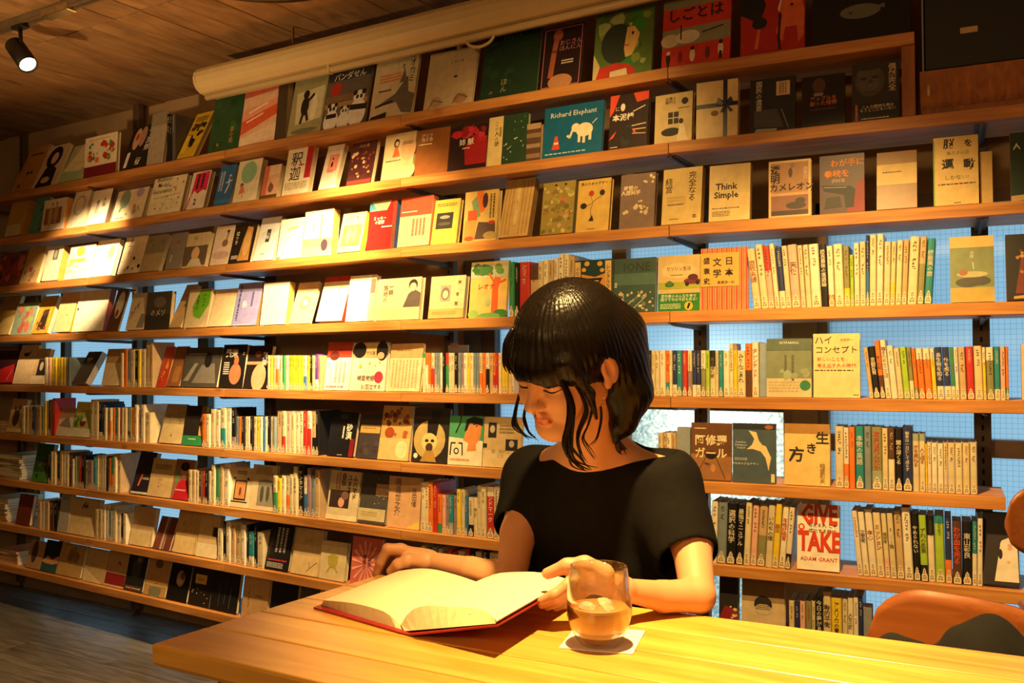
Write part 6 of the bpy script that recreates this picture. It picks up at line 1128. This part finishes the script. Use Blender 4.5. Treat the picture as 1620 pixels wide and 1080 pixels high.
q = MB(); q.lathe([(0, .0096), (.015, .0101), (.0275, .0137), (.0374, .0246), (.0424, .0405), (.0433, .0505)], M_MILK, 40); q.lathe([(.0433, .0505), (.0425, .0518), (0, .0515)], M_FOAM, 40); cof = q.obj('coffee', gl)
m, nt, b = node_mat('ice'); b.inputs['Base Color'].default_value = (.9, .72, .5, 1); b.inputs['Roughness'].default_value = .15; b.inputs['Transmission Weight'].default_value = .5; b.inputs['IOR'].default_value = 1.2
for x, y, s, a in ((-.012, -.014, .022, .4), (.016, -.008, .020, 1.1), (.0, .016, .022, .8)):
    q = MB(); q.box(-s/2, -s/2, -s/2, s/2, s/2, s/2, m, b=.004); o = q.obj('ice_cube', cof); o.location = (x, y, .047); o.rotation_euler = (a*.4, a*.3, a)
# ---------------------------------------------------------------- chairs beyond the table
def ply_back(name, label, pl, pr, w_off, ht, zt, sag, cut):
    """curved plywood backrest between two plan points with rounded corners, on a frame"""
    A, B = Vector((pl.x, pl.y, 0)), Vector((pr.x, pr.y, 0)); t = (B-A).normalized(); n = Vector((t.y, -t.x, 0)); L = (B-A).length
    r = empty(name, loc=((A+B)/2)[:]); tag(r, label, 'chair'); O = (A+B)/2
    q = MB(); nu, nv = 24, 10; rows = []
    for side in (0, .011):
        for j in range(nv+1):
            for i in range(nu+1):
                u = i/nu; x = u*L; edge = min(x, L-x); rr_ = cut; low = 0; high = ht
                if edge < rr_: dz = rr_-math.sqrt(max(rr_*rr_-(rr_-edge)**2, 0)); low += dz*.8; high -= dz
                z = zt-ht+low+(high-low)*j/nv; bow = sag*(1-(2*u-1)**2)
                rows.append(A+t*x-n*(bow-side)+ZV*z-O)
    N_ = (nu+1)*(nv+1); fs = [(j*(nu+1)+i, j*(nu+1)+i+1, (j+1)*(nu+1)+i+1, (j+1)*(nu+1)+i) for j in range(nv) for i in range(nu)]
    fs += [tuple(N_+v for v in f[::-1]) for f in fs]
    bd = [i for i in range(nu)]; rim = list(range(nu+1))+[j*(nu+1)+nu for j in range(1, nv+1)]+[nv*(nu+1)+i for i in range(nu-1, -1, -1)]+[j*(nu+1) for j in range(nv-1, 0, -1)]
    fs += [(rim[(k+1) % len(rim)], rim[k], N_+rim[k], N_+rim[(k+1) % len(rim)]) for k in range(len(rim))]
    q.add(rows, fs, M_PLY, True); o = q.obj('backrest', r); M4 = frame(Vector((0, 0, 0)), t, n, ZV)
    sz = .44 if zt < .85 else .66
    q = MB(); sd = .40 if zt < .85 else .22; q.box(-L/2+.02, .02, sz-.015, L/2-.02, sd, sz, M_PLY, M4, b=.004); q.obj('seat', r)
    for sx in (-1, 1):
        q = MB(); q.tube([M4 @ Vector((sx*(L/2-.06), -.0+sag*0, zt-ht*.4)), M4 @ Vector((sx*(L/2-.06), .03, sz)), M4 @ Vector((sx*(L/2-.03), -.03, 0))], .011, M_STEEL, 10); q.obj('leg', r)
        q = MB(); q.tube([M4 @ Vector((sx*(L/2-.06), sd-.03, sz-.01)), M4 @ Vector((sx*(L/2-.03), sd, 0))], .011, M_STEEL, 10); q.obj('leg', r)
    return r, M4
PL = at(1376, 932, 1.86); PR = at(1690, 990, 1.58)
r1, M4 = ply_back('plywood_chair', 'curved plywood chair back behind the table, half in shadow', PL, PR, 0, .26, EYE-.452, .05, .10)
PL2 = at(1588, 776, 2.06); PR2 = at(1850, 790, 1.96)
ply_back('bar_chair', 'tall plywood chair whose rounded back edge enters at the picture border', PL2, PR2, 0, .165, EYE-.278, .04, .085)
cu = Field((-.28, -.16, -.20), (.28, .16, .20), .005)
cu.ell((-.10, 0, -.02), (.09, .08, .13), None, .03); cu.ell((.03, .01, 0), (.1, .08, .16), None, .02); cu.ell((.15, 0, .01), (.08, .07, .165), None, .02)
V, Fc = cu.mesh(); V = V+.005*np.sin(V@np.array([60, 45, 30]))[:, None]*np.array([.3, .3, 1])
P = at(1530, 1015, 1.53)
o = sdf_obj('folded_jacket', V, Fc, [plain('charcoal_cloth', '141210', .95, 0, .2, 40, .4)], None, None, frame(Vector((P.x, P.y, .605)), Vector((1, -.1, 0)).normalized(), Vector((.1, 1, 0)).normalized(), ZV))
tag(o, 'rumpled charcoal jacket heaped on the seat of the plywood chair', 'jacket')
